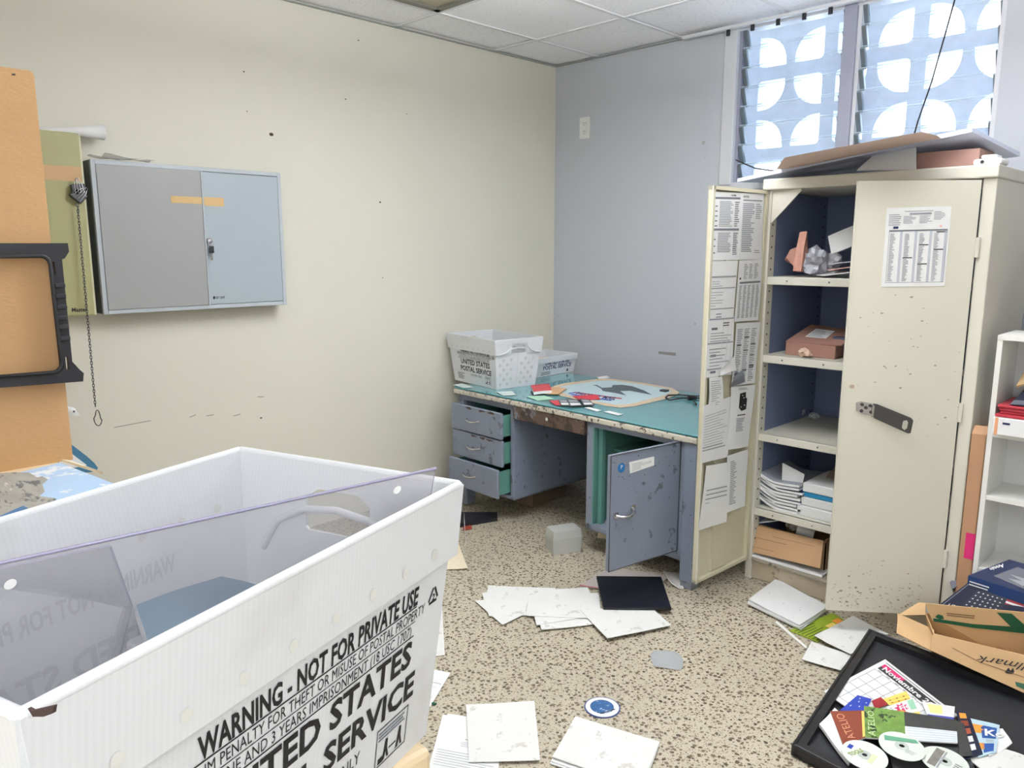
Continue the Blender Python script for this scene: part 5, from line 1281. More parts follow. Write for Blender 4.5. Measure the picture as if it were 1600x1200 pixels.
b = MB(); b.slab([Vector((-2.12, 3.99, 1.868)), Vector((-1.95, 3.99, 1.94)), Vector((-1.93, 3.9, 1.86)), Vector((-2.10, 3.9, 1.86))], .003, PAPER); tag(b.build('paper_scrap'), 'white scrap at the left foot of the window', 'paper')

# ------------------------------------------------------------------ white shelf unit at the right edge
SX0, SX1, SY0, SY1 = -.697, .16, 3.105, 3.34
t = thing('shelf_unit', 'white open shelf unit at the right edge beside the steel cabinet', 'shelf unit', ((SX0 + SX1) / 2, SY0, 0))
for x in (SX0, SX1 - .017):
    b = MB(); b.box(x, x + .017, SY0, SY1, 0, 1.185, MELAMINE, .001); b.build('side_panel', t)
b = MB(); b.box(SX0, SX1, SY0 - .002, SY1, 1.185, 1.203, MELAMINE, .001); b.build('top_panel', t)
SHELVES = (.855, .622, .345, .07)
for z in SHELVES:
    b = MB(); b.box(SX0 + .017, SX1 - .017, SY0 + .002, SY1 - .006, z - .017, z, MELAMINE, .001); b.build('shelf', t)
b = MB(); b.box(SX0, SX1, SY1 - .006, SY1, 0, 1.2, mat('shelf_back_board', (206, 206, 206), .6)); b.build('back_panel', t)
z = .855
b = MB(); xa = SX0 + .006; b.box(SX0 + .019, SX0 + .40, SY0 - .03, SY0 + .19, z, z + .062, PAPER, .003); b.box(SX0 + .026, SX0 + .036, SY0 - .0310, SY0 - .029, z, z + .062, mat('old_orange_tape', (222, 160, 120), .5))
b.box(SX0 + .05, SX0 + .072, SY0 - .0312, SY0 - .029, z + .040, z + .047, INKBLUE); b.build_ = None
tag(b.build('paper_ream'), 'white paper block with orange tape in the shelf unit', 'paper pack')
for i in range(4):
    b = MB(); o = .004 * ((i * 3) % 4); b.box(SX0 + .022 + o, SX0 + .36 + o, SY0 - .02 + o, SY0 + .19, z + .063 + .011 * i, z + .073 + .011 * i, mat('crimson_folder', (170, 44, 60), .45), .002)
    tag(b.build('red_folder'), ('lowest', 'second', 'third', 'topmost')[i] + ' red folder of the stack on the white paper block in the shelf unit', 'folder', 'red folders in the shelf unit')
b = MB(); b.hexa([Vector((SX0 + .06, SY0 - .01, z + .11)), Vector((SX0 + .38, SY0 - .02, z + .108)), Vector((SX0 + .38, SY0 + .18, z + .108)), Vector((SX0 + .05, SY0 + .18, z + .108))], [Vector((SX0 + .07, SY0, z + .125)), Vector((SX0 + .38, SY0 - .01, z + .155)), Vector((SX0 + .38, SY0 + .18, z + .18)), Vector((SX0 + .08, SY0 + .18, z + .17))], mat('navy_folder', (36, 40, 58), .5))
tag(b.build('dark_folder'), 'dark folder lying on the red folders in the shelf unit', 'folder')
b = MB(); q = [Vector((SX0 + .10, SY0 + .02, z + .150)), Vector((SX0 + .3, SY0 + .05, z + .172)), Vector((SX0 + .3, SY0 - .01, z + .156)), Vector((SX0 + .12, SY0 - .012, z + .140))]
b.slab(q, .002, mat('pale_yellow_slip', (232, 218, 178), .7)); tag(b.build('paper_slip'), 'pale yellow slip lying on the dark folder in the shelf unit', 'paper slip')
b = MB(); S = Surf([WX(1580, 574, -.62), WX(1590, 570, -.60), WX(1584, 608, -.61), WX(1565, 612, -.64)], wav(.006, 3)); S.tl.y = S.tr.y = SY0 + .15; S.bl.y = S.br.y = SY0 + .05; b.sheet(S, KRAFT, .008); tag(b.build('envelope'), 'kraft envelope standing at the left inside the shelf unit', 'envelope')
b = MB(); b.box(-.60, -.30, SY0 + .06, SY1 - .01, 1.203, 1.40, PINKBOX, .003); tag(b.build('carton'), 'brown carton standing on top of the white shelf unit', 'carton')
# flat carton squeezed between cabinet and shelf unit
b = MB(); b.box(-.752, -.704, 3.128, 3.60, 0, .835, KRAFT2, .004)
Sx = Surf([WY(1520, 828, 3.1275), WY(1526, 826, 3.1275), WY(1523, 865, 3.1275), WY(1516, 872, 3.1275)])
b.add([Vector((-.7515, 3.1274, .835)), Vector((-.7045, 3.1274, .835)), Vector((-.7045, 3.15, .865)), Vector((-.7515, 3.16, .862))], [(0, 1, 2, 3)], KRAFT2)
b.box(-.735, -.704, 3.1272, 3.13, .36, .46, PINK)
tag(b.build('flat_carton'), 'tall flat brown carton standing between steel cabinet and white shelf unit', 'carton')

# ------------------------------------------------------------------ floor: loose papers in the middle
FL = Pl((0, 0, 0), (0, 0, 1))
def floor_sheet(px, label, zz=.0022, m=PAPER2, name='paper_sheet', cat='paper', group='papers strewn on the floor', t_=.0012, seed=0, curl=.012, a=.0016, deco=None, n=8):
    pl = Pl((0, 0, zz), (0, 0, 1)); b = MB(); S = Surf(pl.quad(px), wav(a, seed, curl)); b.sheet(S, m, t_, n, n)
    if deco: deco(b, S)
    return tag(b.build(name), label, cat, group)
def d_dots(*uv):
    def f(b, S):
        for u, v in uv: b.rect(S, u, v, u + .012, v + .02, DARKMETAL, .0006)
    return f
def d_print(b, S):
    b.rect(S, .45, .62, .95, .628, INK); b.lines(S, .40, .50, .9, .60, 3, GREYINK, 1, .18, .3); b.lines(S, .05, .12, .95, .42, 7, GREYINK, 2, .16, .2); b.lines(S, .3, .04, .9, .1, 2, GREYINK, 3, .3, .5)
floor_sheet([(692, 1120), (782, 1133), (778, 1226), (668, 1206)], 'printed sheet half under the blank sheet beside the large tub', .0025, PAPER, deco=d_print, seed=1)
floor_sheet([(700, 1116), (770, 1126), (770, 1160), (690, 1150)], 'sheet just showing its top edge under the printed sheet', .001, PAPER, seed=21, curl=0)
floor_sheet([(728, 1103), (835, 1097), (844, 1190), (733, 1192)], 'blank trodden sheet at the bottom centre, left of the paper stack', .0065, seed=2)
for i, (px, lab) in enumerate((([(897, 1124), (1029, 1166), (1000, 1240), (859, 1194)], 'lowest sheet of the white stack at the bottom right centre'), ([(898, 1122), (1031, 1163), (1003, 1236), (861, 1190)], 'middle sheet of the white stack at the bottom right centre'), ([(899, 1120), (1031, 1160), (1002, 1230), (863, 1184)], 'topmost trodden sheet of the white stack at the bottom right centre'))):
    floor_sheet(px, lab, .003 + .005 * i, PAPER2 if i == 2 else PAPER, group='white stack at the bottom right centre', t_=.003, seed=30 + i, a=.001, curl=.004)
for i, (px, lab, tt) in enumerate((
    ([(763, 915), (868, 920), (864, 952), (757, 946)], 'back left sheet of the fanned papers in front of the desk', .001),
    ([(753, 927), (832, 922), (828, 962), (764, 964)], 'second sheet from the left of the fanned papers in front of the desk', .001),
    ([(742, 939), (828, 929), (820, 960), (785, 977)], 'pointed front left sheet of the fanned papers in front of the desk', .001),
    ([(830, 923), (936, 930), (940, 974), (846, 985)], 'lowest sheet of the middle fanned stack in front of the desk', .003),
    ([(827, 924), (918, 918), (938, 960), (838, 978)], 'turned sheet in the middle fanned stack in front of the desk', .002),
    ([(826, 923), (934, 928), (928, 967), (823, 963)], 'uppermost sheet of the middle fanned stack in front of the desk', .002),
    ([(906, 953), (1018, 950), (1049, 977), (949, 999)], 'right sheet of the fanned papers under the black panel', .001))):
    floor_sheet(px, lab, .002 + .0022 * i, PAPER2, group='fanned papers in front of the desk', t_=tt, seed=50 + i, a=.001, curl=.006, deco=d_dots((.55, .45)) if i == 5 else None)
b = MB(); b.slab(Pl((0, 0, .03), (0, 0, 1)).quad([(932, 900), (1033, 901), (1049, 950), (943, 949)]), .010, mat('black_panel', (14, 17, 28), .45)); tag(b.build('black_panel'), 'flat black rectangular panel on the floor in front of the open desk door', 'panel')
floor_sheet([(905, 915), (950, 887), (1046, 900), (1012, 932)], 'grey pink edged folder under the black panel', .008, mat('greyish_folder', (176, 168, 164), .6), 'file_folder', 'folder', None, .003, 70, 0, .0005, lambda b, S: b.rect(S, .0, .0, .035, 1, mat('pink_edge', (176, 90, 96), .6)))
floor_sheet([(1036, 893), (1064, 897), (1068, 921), (1050, 915)], 'crooked grey papers beside the desk leg under the open door', .006, mat('shaded_paper', (206, 204, 200), .7), seed=71, curl=.03, t_=.006)
floor_sheet([(700, 868), (717, 852), (731, 890), (690, 891)], 'cream sheet on the floor behind the right end of the large tub', .002, CREAM_PAPER, seed=72)
floor_sheet([(640, 932), (690, 930), (695, 1024), (640, 1030)], 'long sheet sliver on the floor just past the large tub', .002, PAPER2, seed=73, curl=0)
floor_sheet([(640, 1040), (704, 1052), (672, 1105), (610, 1085)], 'printed sheet corner on the floor beside the large tub', .003, PAPER, seed=74, deco=d_print, curl=0)
# near the cupboard
for i, (px, lab) in enumerate((([(1168, 944), (1213, 908), (1293, 953), (1252, 984)], 'lowest sheet of the white stack at the foot of the cabinet'), ([(1168, 941), (1212, 906), (1294, 951), (1250, 981)], 'middle sheet of the white stack at the foot of the cabinet'), ([(1170, 938), (1213, 904), (1294, 948), (1250, 977)], 'uppermost punched sheet of the white stack at the foot of the cabinet'))):
    floor_sheet(px, lab, .010 + .008 * i, PAPER, group='white stack at the foot of the cabinet', t_=.005, seed=80 + i, a=.003, curl=.0, deco=d_dots((.42, .22), (.36, .50), (.46, .84)) if i == 2 else None)
def d_mag(b, S):
    b.lines(S, .02, .05, .5, .95, 7, mat('dark_lime', (70, 86, 22), .5), 7, .35, .4); b.rect(S, .55, .2, .75, .5, YELLOW); b.rect(S, .78, .3, .95, .6, ORANGE)
floor_sheet([(1233, 985), (1301, 958), (1330, 975), (1277, 1003)], 'lime green magazine half under the sheets by the cabinet', .004, LIME, 'magazine', 'magazine', None, .003, 84, 0, .0008, d_mag)
floor_sheet([(1272, 995), (1333, 964), (1388, 992), (1329, 1025)], 'upper white sheet leaning on the edge of the black tray', .016, PAPER2, seed=85, deco=d_dots((.45, .62)))
floor_sheet([(1268, 1003), (1331, 1025), (1313, 1049), (1253, 1031)], 'lower white sheet beside the black tray corner', .009, PAPER2, seed=86, curl=.004)
floor_sheet([(1165, 894), (1178, 889), (1184, 899), (1172, 903)], 'tiny white scrap at the cabinet plinth', .004, PAPER, 'paper_scrap', 'paper', None, .001, 87, 0)
b = MB(); S = Surf([G(1211, 972, .004), G(1214, 970, .004), G(1262, 1011, .004), G(1259, 1013, .004)]); b.sheet(S, WHITEPL, .003, 1, 1); tag(b.build('plastic_strip'), 'thin white strip lying on the floor beside the lime magazine', 'strip')
b = MB(); V = [(1017, 1021), (1022, 1016.5), (1036, 1016), (1054, 1017.5), (1063, 1023), (1068, 1032), (1067, 1042), (1063, 1047), (1040, 1044), (1020, 1040.5), (1020, 1036), (1017, 1030)]
b.add([G(x, y, .004) for x, y in V] + [G(x, y, .001) for x, y in V], [tuple(range(12))[::-1]] + [(i, (i + 1) % 12, 12 + (i + 1) % 12, 12 + i) for i in range(12)], clear_mat('clear_lens_plastic', (196, 202, 206), .62, .15))
tag(b.build('plastic_disc'), 'clear rounded plastic piece with one flat side on the bare floor', 'plastic piece')
t = thing('round_sticker', 'round white sticker with blue globe picture on the floor', 'sticker', G(941, 1106), 0)
c0 = G(941, 1106); RX = (G(969, 1106) - G(913, 1106)).length / 2
b = MB(); b.disc((c0.x, c0.y), RX, mat('sticker_rim', (62, 80, 132), .4), 36, .003, 0); b.disc((c0.x, c0.y), RX * .93, PAPER, 36, .0036, .002)
b.disc((c0.x - RX * .02, c0.y), RX * .66, mat('globe_blue', (50, 92, 142), .4, var=.5, scale=40, stains=[((210, 222, 230), .60, 50), ((178, 138, 84), .64, 28)]), 32, .0042, .003)
for k in range(2):
    a, e = G(938, 1115 + 2.5 * k, .0046), G(961, 1108 + 3 * k, .0046); d_ = (e - a).normalized(); nn = Vector((-d_.y, d_.x, 0)) * .0022
    b.add([a - nn, e - nn, e + nn, a + nn], [(0, 1, 2, 3)], INK if k == 0 else PAPER)
b.build('disc', t)
b = MB(); c = G(678, 1101); b.box(c.x - .008, c.x + .008, c.y - .006, c.y + .006, 0, .006, GREEN, .002); tag(b.build('plastic_scrap'), 'tiny green scrap on the floor next to the large tub', 'plastic scrap')

# ------------------------------------------------------------------ lower right heap
pTL, pBL, pTR = G(1358, 982, .085), G(1237, 1164, .040), G(1600, 1075, .060)
e1 = (pTR - pTL); 
pTR2 = pTL + e1 * 1.45; pBR2 = pBL + e1 * 1.45
FN = Pl(pTL, (pTR - pTL).cross(pBL - pTL))
t = thing('picture_frame', 'large black empty picture frame tray with papers and discs in it', 'frame', (pTL + pBR2) / 2 - Vector((0, 0, .045)))
BLKF = mat('black_frame_moulding', (30, 30, 34), .38, var=.1); BLKP = mat('black_backing', (38, 40, 46), .5, var=.12, scale=4)
nrm = FN.n
def band(b, A, B_, C, D, o0, o1, m): b.hexa([p + nrm * o0 for p in (A, B_, C, D)], [p + nrm * o1 for p in (A, B_, C, D)], m)
Sf = Surf([pTL, pTR2, pBR2, pBL]); iu, iv = .034 / Sf.su, .034 / Sf.sv
b = MB(); b.slab([p - nrm * .022 for p in (pTL, pTR2, pBR2, pBL)], .012, BLKP); b.build('backing', t)
for nm, (A, B_, C, D) in (('top', ((0, 1), (1, 1), (1 - iu, 1 - iv), (iu, 1 - iv))), ('bottom', ((0, 0), (1, 0), (1 - iu, iv), (iu, iv))), ('left', ((0, 0), (0, 1), (iu, 1 - iv), (iu, iv))), ('right', ((1, 0), (1, 1), (1 - iu, 1 - iv), (1 - iu, iv)))):
    b = MB(); band(b, Sf(*A), Sf(*B_), Sf(*C), Sf(*D), -.034, 0, BLKF)
    A2, B2_, C2, D2 = Sf(*A), Sf(*B_), Sf(*C), Sf(*D)
    b.tube([A2.lerp(D2, .2), B2_.lerp(C2, .2)], .004, BLKF, 6)
    b.build('moulding', t)
BASE = -.020
def on_tray(px, off, m, name, label, cat, group=None, t_=.0015, seed=None, a=.0015, deco=None, curl=0.0, side=None):
    b = MB(); S = Surf(FN.quad(px, BASE + off), wav(a, seed, curl) if seed else None); b.sheet(S, m, t_, 8 if seed else 1, 8 if seed else 1, side)
    if deco: deco(b, S)
    return tag(b.build(name), label, cat, group)
LGREY = mat('calendar_line', (140, 144, 150), .7)
def d_cal(b, S):
    # title band runs along the right hand edge; grid fills the rest
    b.rect(S, .06, .80, .96, .93, mat('calendar_band', (52, 52, 54), .5)); b.rect(S, .06, .86, .40, .93, PINK); b.rect(S, .05, .955, .97, .965, INK)
    b.text(S, 'Noviembre 202', .10, .825, S.sv * .075, PAPER, width=S.su * .74, off=.0014)
    for k in range(8): b.rect(S, .05 + .122 * k, .06, .056 + .122 * k, .76, LGREY)
    for k in range(6): b.rect(S, .05, .06 + .14 * k, .91, .066 + .14 * k, LGREY)
    for k in range(7): b.rect(S, .09 + .122 * k, .77, .14 + .122 * k, .785, GREYINK)
cal = [(1288, 1082), (1382, 1032), (1480, 1110), (1345, 1128)]
# calendar: its text baseline runs from the far corner down the right hand edge
on_tray([(1383, 1031), (1497, 1118), (1400, 1160), (1287, 1081)], .012, PAPER, 'calendar_page', 'white calendar page with black and pink title band lying on the black tray', 'calendar', None, .003, 91, .002, d_cal)
def d_blueflag(b, S):
    for u, v in ((.2, .3), (.4, .6), (.6, .3), (.3, .8), (.8, .6)): b.rect(S, u, v, u + .05, v + .07, PAPER)
on_tray([(1340, 1086), (1362, 1092), (1352, 1112), (1312, 1110)], .020, COBALT, 'leaflet', 'blue leaflet with white stars on the calendar page', 'leaflet', 'leaflets on the black tray', .0012, None, 0, d_blueflag)
on_tray([(1362, 1095), (1376, 1089), (1388, 1100), (1368, 1108)], .022, mat('crimson_print', (150, 30, 42), .5), 'leaflet', 'small dark red leaflet on the calendar page', 'leaflet', 'leaflets on the black tray')
def d_yel(b, S):
    for k in range(2):
        b.rect(S, .05, .2 + .35 * k, .95, .24 + .35 * k, mat('amber_print', (206, 150, 60), .5))
        for j in range(3): b.rect(S, .15 + .3 * j, .16 + .35 * k, .22 + .3 * j, .28 + .35 * k, MAROON)
on_tray([(1380, 1092), (1416, 1080), (1424, 1094), (1390, 1102)], .024, YELLOW, 'leaflet', 'yellow leaflet with brown dots on the calendar page', 'leaflet', 'leaflets on the black tray', .0012, None, 0, d_yel)
def d_burst(b, S):
    b.poly(S, [(.42 + (.26 if k % 2 else .14) * math.cos(k * math.pi / 8) * 1.0, .62 + (.36 if k % 2 else .2) * math.sin(k * math.pi / 8)) for k in range(16)], PINK)
    b.rect(S, .0, .0, .98, .22, YELLOW); b.rect(S, .72, .4, .94, .95, mat('mint_print', (150, 200, 170), .5)); b.text(S, 'Fl', .36, .46, S.sv * .3, PAPER, off=.0014)
    b.lines(S, .04, .4, .2, .9, 4, GREYINK, 5, .4, .5)
on_tray([(1386, 1104), (1428, 1090), (1440, 1118), (1398, 1124)], .026, PAPER, 'leaflet', 'white leaflet with pink burst and yellow strip on the black tray', 'leaflet', 'leaflets on the black tray', .0015, None, 0, d_burst)
on_tray([(1440, 1096), (1492, 1104), (1490, 1128), (1452, 1124)], .024, PAPER, 'leaflet', 'white leaflet with yellow square and blue foot at right of the calendar', 'leaflet', 'leaflets on the black tray', .0015, None, 0, lambda b, S: (b.rect(S, .15, .4, .6, .9, mat('lemon_print', (240, 232, 150), .5)), b.rect(S, .0, .0, 1, .28, mat('indigo_print', (72, 76, 170), .5))))
on_tray([(1405, 1108), (1440, 1120), (1476, 1128), (1420, 1128)], .028, ORANGE, 'leaflet', 'orange yellow leaflet edge above the forest magazine', 'leaflet', 'leaflets on the black tray')
on_tray([(1280, 1134), (1304, 1108), (1350, 1150), (1326, 1194)], .016, PAPER, 'open_magazine', 'white page block of the brown magazine at the left of the heap', 'magazine', 'magazines on the black tray', .010, 92, .004)
def d_brown(b, S):
    S2 = Surf(FN.quad([(1324, 1160), (1300, 1114), (1320, 1112), (1341, 1154)], BASE + .0245)); b.text(S2, 'ATELIO', .04, .2, S2.sv * .6, mat('salmon_print', (214, 150, 118), .5), False, width=S2.su * .9)
    S3 = Surf(FN.quad([(1346, 1111), (1351, 1111), (1352.5, 1150), (1348, 1152)], BASE + .0245)); b.rect(S3, 0, 0, 1, 1, YELLOW)
brown = [(1297, 1112), (1350, 1110), (1352, 1150), (1320, 1165)]
on_tray([(1351, 1110), (1353, 1152), (1318, 1166), (1297, 1111)][-1:] + [(1351, 1110), (1353, 1152), (1318, 1166)], .024, MAROON, 'magazine', 'brown magazine with pale sideways title at the left of the heap', 'magazine', 'magazines on the black tray', .004, None, 0, d_brown, 0, PAPER)
def d_forest(b, S):
    b.rect(S, 0, 0, .44, 1, LEAFPRINT); b.rect(S, .44, .48, 1, 1, DARKPRINT); b.rect(S, .44, 0, 1, .48, mat('waterfall_white', (224, 230, 236), .5, var=.12, scale=30))
    for k in range(5): b.rect(S, .46, .05 + .09 * k, .99, .065 + .09 * k, mat('waterfall_blue', (168, 184, 198), .5), .001)
    S2 = Surf(FN.quad([(1354, 1150), (1353, 1108), (1367, 1110), (1371, 1152)], BASE + .0365)); b.text(S2, 'ATELIO', .03, .15, S2.sv * .7, mat('pale_green_print', (196, 220, 170), .5), False, width=S2.su * .92)
on_tray([(1350, 1104), (1494, 1126), (1496, 1162), (1352, 1153)], .032, PAPER, 'magazine', 'magazine with green forest and white waterfall cover on the black tray', 'magazine', 'magazines on the black tray', .004, 93, .002, d_forest)
def d_gallery(b, S):
    for k, m_ in enumerate((ORANGE, MAROON, mat('brick_print', (164, 84, 60), .5), PAPER, PAPER)): b.rect(S, .18, .80 - .17 * k, .72, .92 - .17 * k, m_)
on_tray([(1494, 1108), (1512, 1110), (1536, 1178), (1508, 1186)], .028, NAVY, 'booklet', 'navy booklet with a column of small pictures on the black tray', 'booklet', None, .004, None, 0, d_gallery)
on_tray([(1494, 1126), (1506, 1130), (1520, 1180), (1500, 1182)], .034, DARKPRINT, 'leaflet', 'grey rocky photo strip beside the waterfall magazine', 'leaflet', 'leaflets on the black tray')
def d_ko(b, S):
    b.rect(S, .08, .62, .45, .86, ORANGE); b.rect(S, .36, .48, .92, .86, mat('royal_print', (36, 80, 150), .5)); b.text(S, 'Ko', .48, .56, S.sv * .2, PAPER, off=.0014)
    b.rect(S, .10, .16, .40, .34, ORANGE); b.rect(S, .34, .06, .86, .32, mat('royal_print', (36, 80, 150), .5)); b.lines(S, .5, .36, .9, .46, 3, GREYINK, 3, .4, .4)
on_tray([(1514, 1122), (1562, 1134), (1556, 1176), (1528, 1184)], .024, PALEBLUE, 'leaflet', 'pale blue leaflet with orange and blue blocks at the right of the heap', 'leaflet', 'leaflets on the black tray', .003, 95, .002, d_ko)
on_tray([(1540, 1136), (1566, 1142), (1581, 1165), (1545, 1186)], .015, PAPER, 'paper_sheet', 'crumpled white sheet under the pale blue leaflet on the black tray', 'paper', None, .003, 96, .005, None, .02)
on_tray([(1510, 1186), (1572, 1172), (1620, 1190), (1560, 1225)], .014, PAPER2, 'paper_sheet', 'white striped sheet at the lower right edge of the heap', 'paper', None, .003, 97, .004)
on_tray([(1385, 1158), (1500, 1150), (1530, 1215), (1400, 1220)], .020, DARKPRINT, 'booklet', 'dark grey booklet lying under the three discs', 'booklet', None, .004)
DISCW = mat('disc_white', (222, 228, 222), .18, coat=.4)
def disc(px, py, off, label, deco):
    c = FN.at(px, py, BASE + off); ex = (pTR - pTL).normalized(); ey = nrm.cross(ex)
    T = Matrix((ex, ey, nrm)).transposed().to_4x4(); T.translation = c
    t = thing('compact_disc', label, 'disc', c, 0, 'discs on the heap')
    b = MB(); b.disc((0, 0), .062, DISCW, 40, .0014, 0, T, .0075); S = Surf([T @ Vector((-.062, .062, .0015)), T @ Vector((.062, .062, .0015)), T @ Vector((.062, -.062, .0015)), T @ Vector((-.062, -.062, .0015))])
    deco(b, S); b.build('platter', t)
    b = MB(); b.disc((0, 0), .019, mat('disc_hub', (188, 196, 190), .12), 24, .002, .0013, T, .0075); b.build('hub', t)
disc(1351, 1180, .040, 'leftmost disc, with tools lettering, lying on the brown magazine', lambda b, S: (b.text(S, 'TOOLS', .30, .22, .014, mat('olive_print', (138, 158, 70), .5), width=.05, ang=1.2), b.rect(S, .10, .46, .20, .62, COBALT), b.rect(S, .62, .30, .74, .66, mat('pale_olive', (206, 214, 176), .5))))
disc(1409, 1166, .046, 'middle disc with a green band lying on the waterfall magazine', lambda b, S: (b.poly(S, [(.06, .58), (.66, .94), (.76, .86), (.14, .42)], mat('disc_green', (96, 158, 128), .4)), b.lines(S, .62, .34, .9, .5, 3, GREYINK, 6, .3, .4)))
disc(1476, 1190, .040, 'rightmost disc with grey photo band lying on the dark booklet', lambda b, S: (b.rect(S, .22, .15, .40, .85, mat('grey_photo', (126, 124, 118), .5, var=.5, scale=60)), b.rect(S, .42, .15, .46, .85, GREYINK), b.lines(S, .7, .4, .85, .62, 3, MIDINK, 8, .5, .3)))

# open kraft carton with upside-down script on its front flap
t = thing('cardboard_carton', 'open kraft cardboard carton with green tape behind the black tray', 'carton', G(1560, 1000, 0) + Vector((0, .05, 0)))
zc = .185
fl_, bl_ = G(1458, 990, zc), G(1446, 958, .23)
fr, br = G(1600, 1024, zc), G(1600, 972, .23)
ext = 1.3
fr2, br2 = fl_ + (fr - fl_) * ext, bl_ + (br - bl_) * ext
KC = mat('kraft_carton', (201, 166, 122), .75, var=.08, scale=8, stains=[((170, 136, 96), .66, 7)]); KIN = mat('kraft_inside', (160, 128, 96), .8, var=.08)
b = MB()
def low(p): return Vector((p.x + .004, max(p.y, 2.955 if p.y < 2.94 else 2.99), .012))
def wall(b, a, c, m=KC): b.hexa([low(a), low(c), low(c) + Vector((0, .004, 0)), low(a) + Vector((.004, .004, 0))], [a, c, c + Vector((0, .004, 0)), a + Vector((.004, .004, 0))], m)
wall(b, fl_, fr2); wall(b, bl_, br2); wall(b, fl_, bl_); wall(b, fr2, br2)
b.slab([low(bl_), low(br2), low(fr2), low(fl_)], .006, KIN)
b.build('body', t)
lowl = G(1454, 1016, .130)
lowr = Pl(fl_, (fr - fl_).cross(lowl - fl_)).at(1600, 1083)
b = MB(); qf = [fl_, fr2, lowl + (lowr - lowl) * ext, lowl]
b.slab(qf, .004, KC)
FFP = Pl(fl_, (fr - fl_).cross(lowl - fl_))
Sx = Surf([FFP.at(1618, 1040, .0012), FFP.at(1520, 1012, .0012), FFP.at(1514, 1024, .0012), FFP.at(1612, 1056, .0012)])
St = Surf([FFP.at(1607, 1042, .0015), FFP.at(1519, 1019, .0015), FFP.at(1526, 1006, .0015), FFP.at(1617, 1024, .0015)])
# writing stands on its head: its left end is at the right
Su = Surf([FFP.at(1640, 1060, .0012), FFP.at(1519, 1037, .0012), FFP.at(1524, 1020, .0012), FFP.at(1648, 1041, .0012)])
b.text(Su, 'Hallmark', .02, .18, Su.sv * .62, INK, False, width=Su.su * .92, shear=.45)
cr = [(1570, 1050), (1576, 1043), (1579, 1048), (1583, 1043), (1585, 1050), (1581, 1053), (1573, 1052)]
b.add([FFP.at(x, y, .0015) for x, y in cr], [tuple(range(len(cr)))], INK)
b.tube([FFP.at(1488, 1012, .001), FFP.at(1530, 1034, .001), FFP.at(1600, 1058, .001)], .0009, CR, 5)
b.add([FFP.at(x, y, .0014) for x, y in ((1586, 1065), (1640, 1078), (1640, 1095), (1588, 1072))], [(0, 1, 2, 3)], GREEN)
b.build('front_flap', t)
b = MB(); ub0 = G(1446, 943, .275)
FBP = Pl(G(1456, 969, .215), (br - bl_).cross(ub0 - G(1456, 969, .215)))
qb = [FBP.at(1446, 943), FBP.at(1446, 943) + (FBP.at(1600, 957) - FBP.at(1446, 943)) * ext, FBP.at(1457, 970) + (FBP.at(1600, 988) - FBP.at(1457, 970)) * ext, FBP.at(1457, 970)]
b.slab(qb, .004, KC)
b.add([FBP.at(x, y, .0012) for x, y in ((1458, 966), (1520, 975), (1640, 983), (1640, 994), (1520, 981), (1459, 971))], [tuple(range(6))], GREEN)
b.add([FBP.at(x, y, .0016) for x, y in ((1557, 957), (1581, 959), (1612, 986), (1584, 984))], [(0, 1, 2, 3)], GREEN)
b.add([FBP.at(x, y, .0016) for x, y in ((1461, 964), (1466, 960), (1473, 962), (1475, 967), (1468, 968))], [tuple(range(5))], GREEN)
Sb2 = Surf(FBP.quad([(1478, 956), (1524, 960), (1524, 967), (1480, 962)], .0012)); b.lines(Sb2, 0, 0, 1, 1, 2, mat('brown_ink', (120, 92, 62), .7), 4, .5, .2)
b.build('back_flap', t)
b = MB(); S = Surf([G(1403, 959, .15), G(1460, 984, .168), G(1455, 1017, .125), G(1403, 991, .105)], wav(.005, 9)); b.sheet(S, KC, .004); b.build('side_flap', t)
b = MB(); S = Surf([G(1436, 942, .19), G(1446, 943, .20), G(1446, 962, .165), G(1403, 961, .150)], wav(.003, 5)); b.sheet(S, KC, .004); b.build('corner_flap', t)

# navy flag boxes leaning behind the carton
def leaning_box(nm, label, TLp, TRp, BRp, BLp, th, m, sm, deco):
    t = thing(nm, label, 'box', (sum([TLp, TRp, BRp, BLp], Vector()) / 4) * 1 - Vector((0, 0, .1)), 0, 'navy flag boxes')
    b = MB(); q = [TLp, TRp, BRp, BLp]; b.slab(q, th, m, sm); deco(b, Surf(q)); b.build('lid', t)
    return t
def d_flag(b, S):
    b.rect(S, .015, .04, .985, .045, GREYINK); b.rect(S, .015, .93, .985, .94, GREYINK); b.rect(S, .02, .04, .026, .94, GREYINK)
    x0, x1, y0, y1 = .16, .90, .22, .84
    for k in range(9):
        b.poly(S, [(x0 + (x1 - x0) * i / 8, y0 + (y1 - y0) * k / 9 + .02 * math.sin(i * .9)) for i in range(9)] + [(x0 + (x1 - x0) * i / 8, y0 + (y1 - y0) * (k + 1) / 9 + .02 * math.sin(i * .9)) for i in range(8, -1, -1)], mat('flag_red', (146, 40, 50), .4) if k % 2 == 0 else PAPER, .0008)
    b.rect(S, x0 - .01, y0 - .02, x0 + .31, y1 + .02, mat('flag_canton', (40, 46, 62), .4), .0014)
    for i in range(6):
        for j in range(5):
            u, v = x0 + .025 + .048 * i, y0 + .06 + .125 * j
            b.poly(S, [(u + .012 * (1 if k % 2 == 0 else .45) * math.cos(k * math.pi / 5), v + .03 * (1 if k % 2 == 0 else .45) * math.sin(k * math.pi / 5)) for k in range(10)], PAPER, .002)
    b.text(S, 'UNITED STATES', .06, .08, S.sv * .09, PAPER, False, width=S.su * .4, off=.001)
A, Bq, Cq, Dq = G(1513, 910, .298), G(1600, 936, .298), G(1600, 984, .205), G(1466, 946, .195)
ex_ = (Bq - A) * 1.6
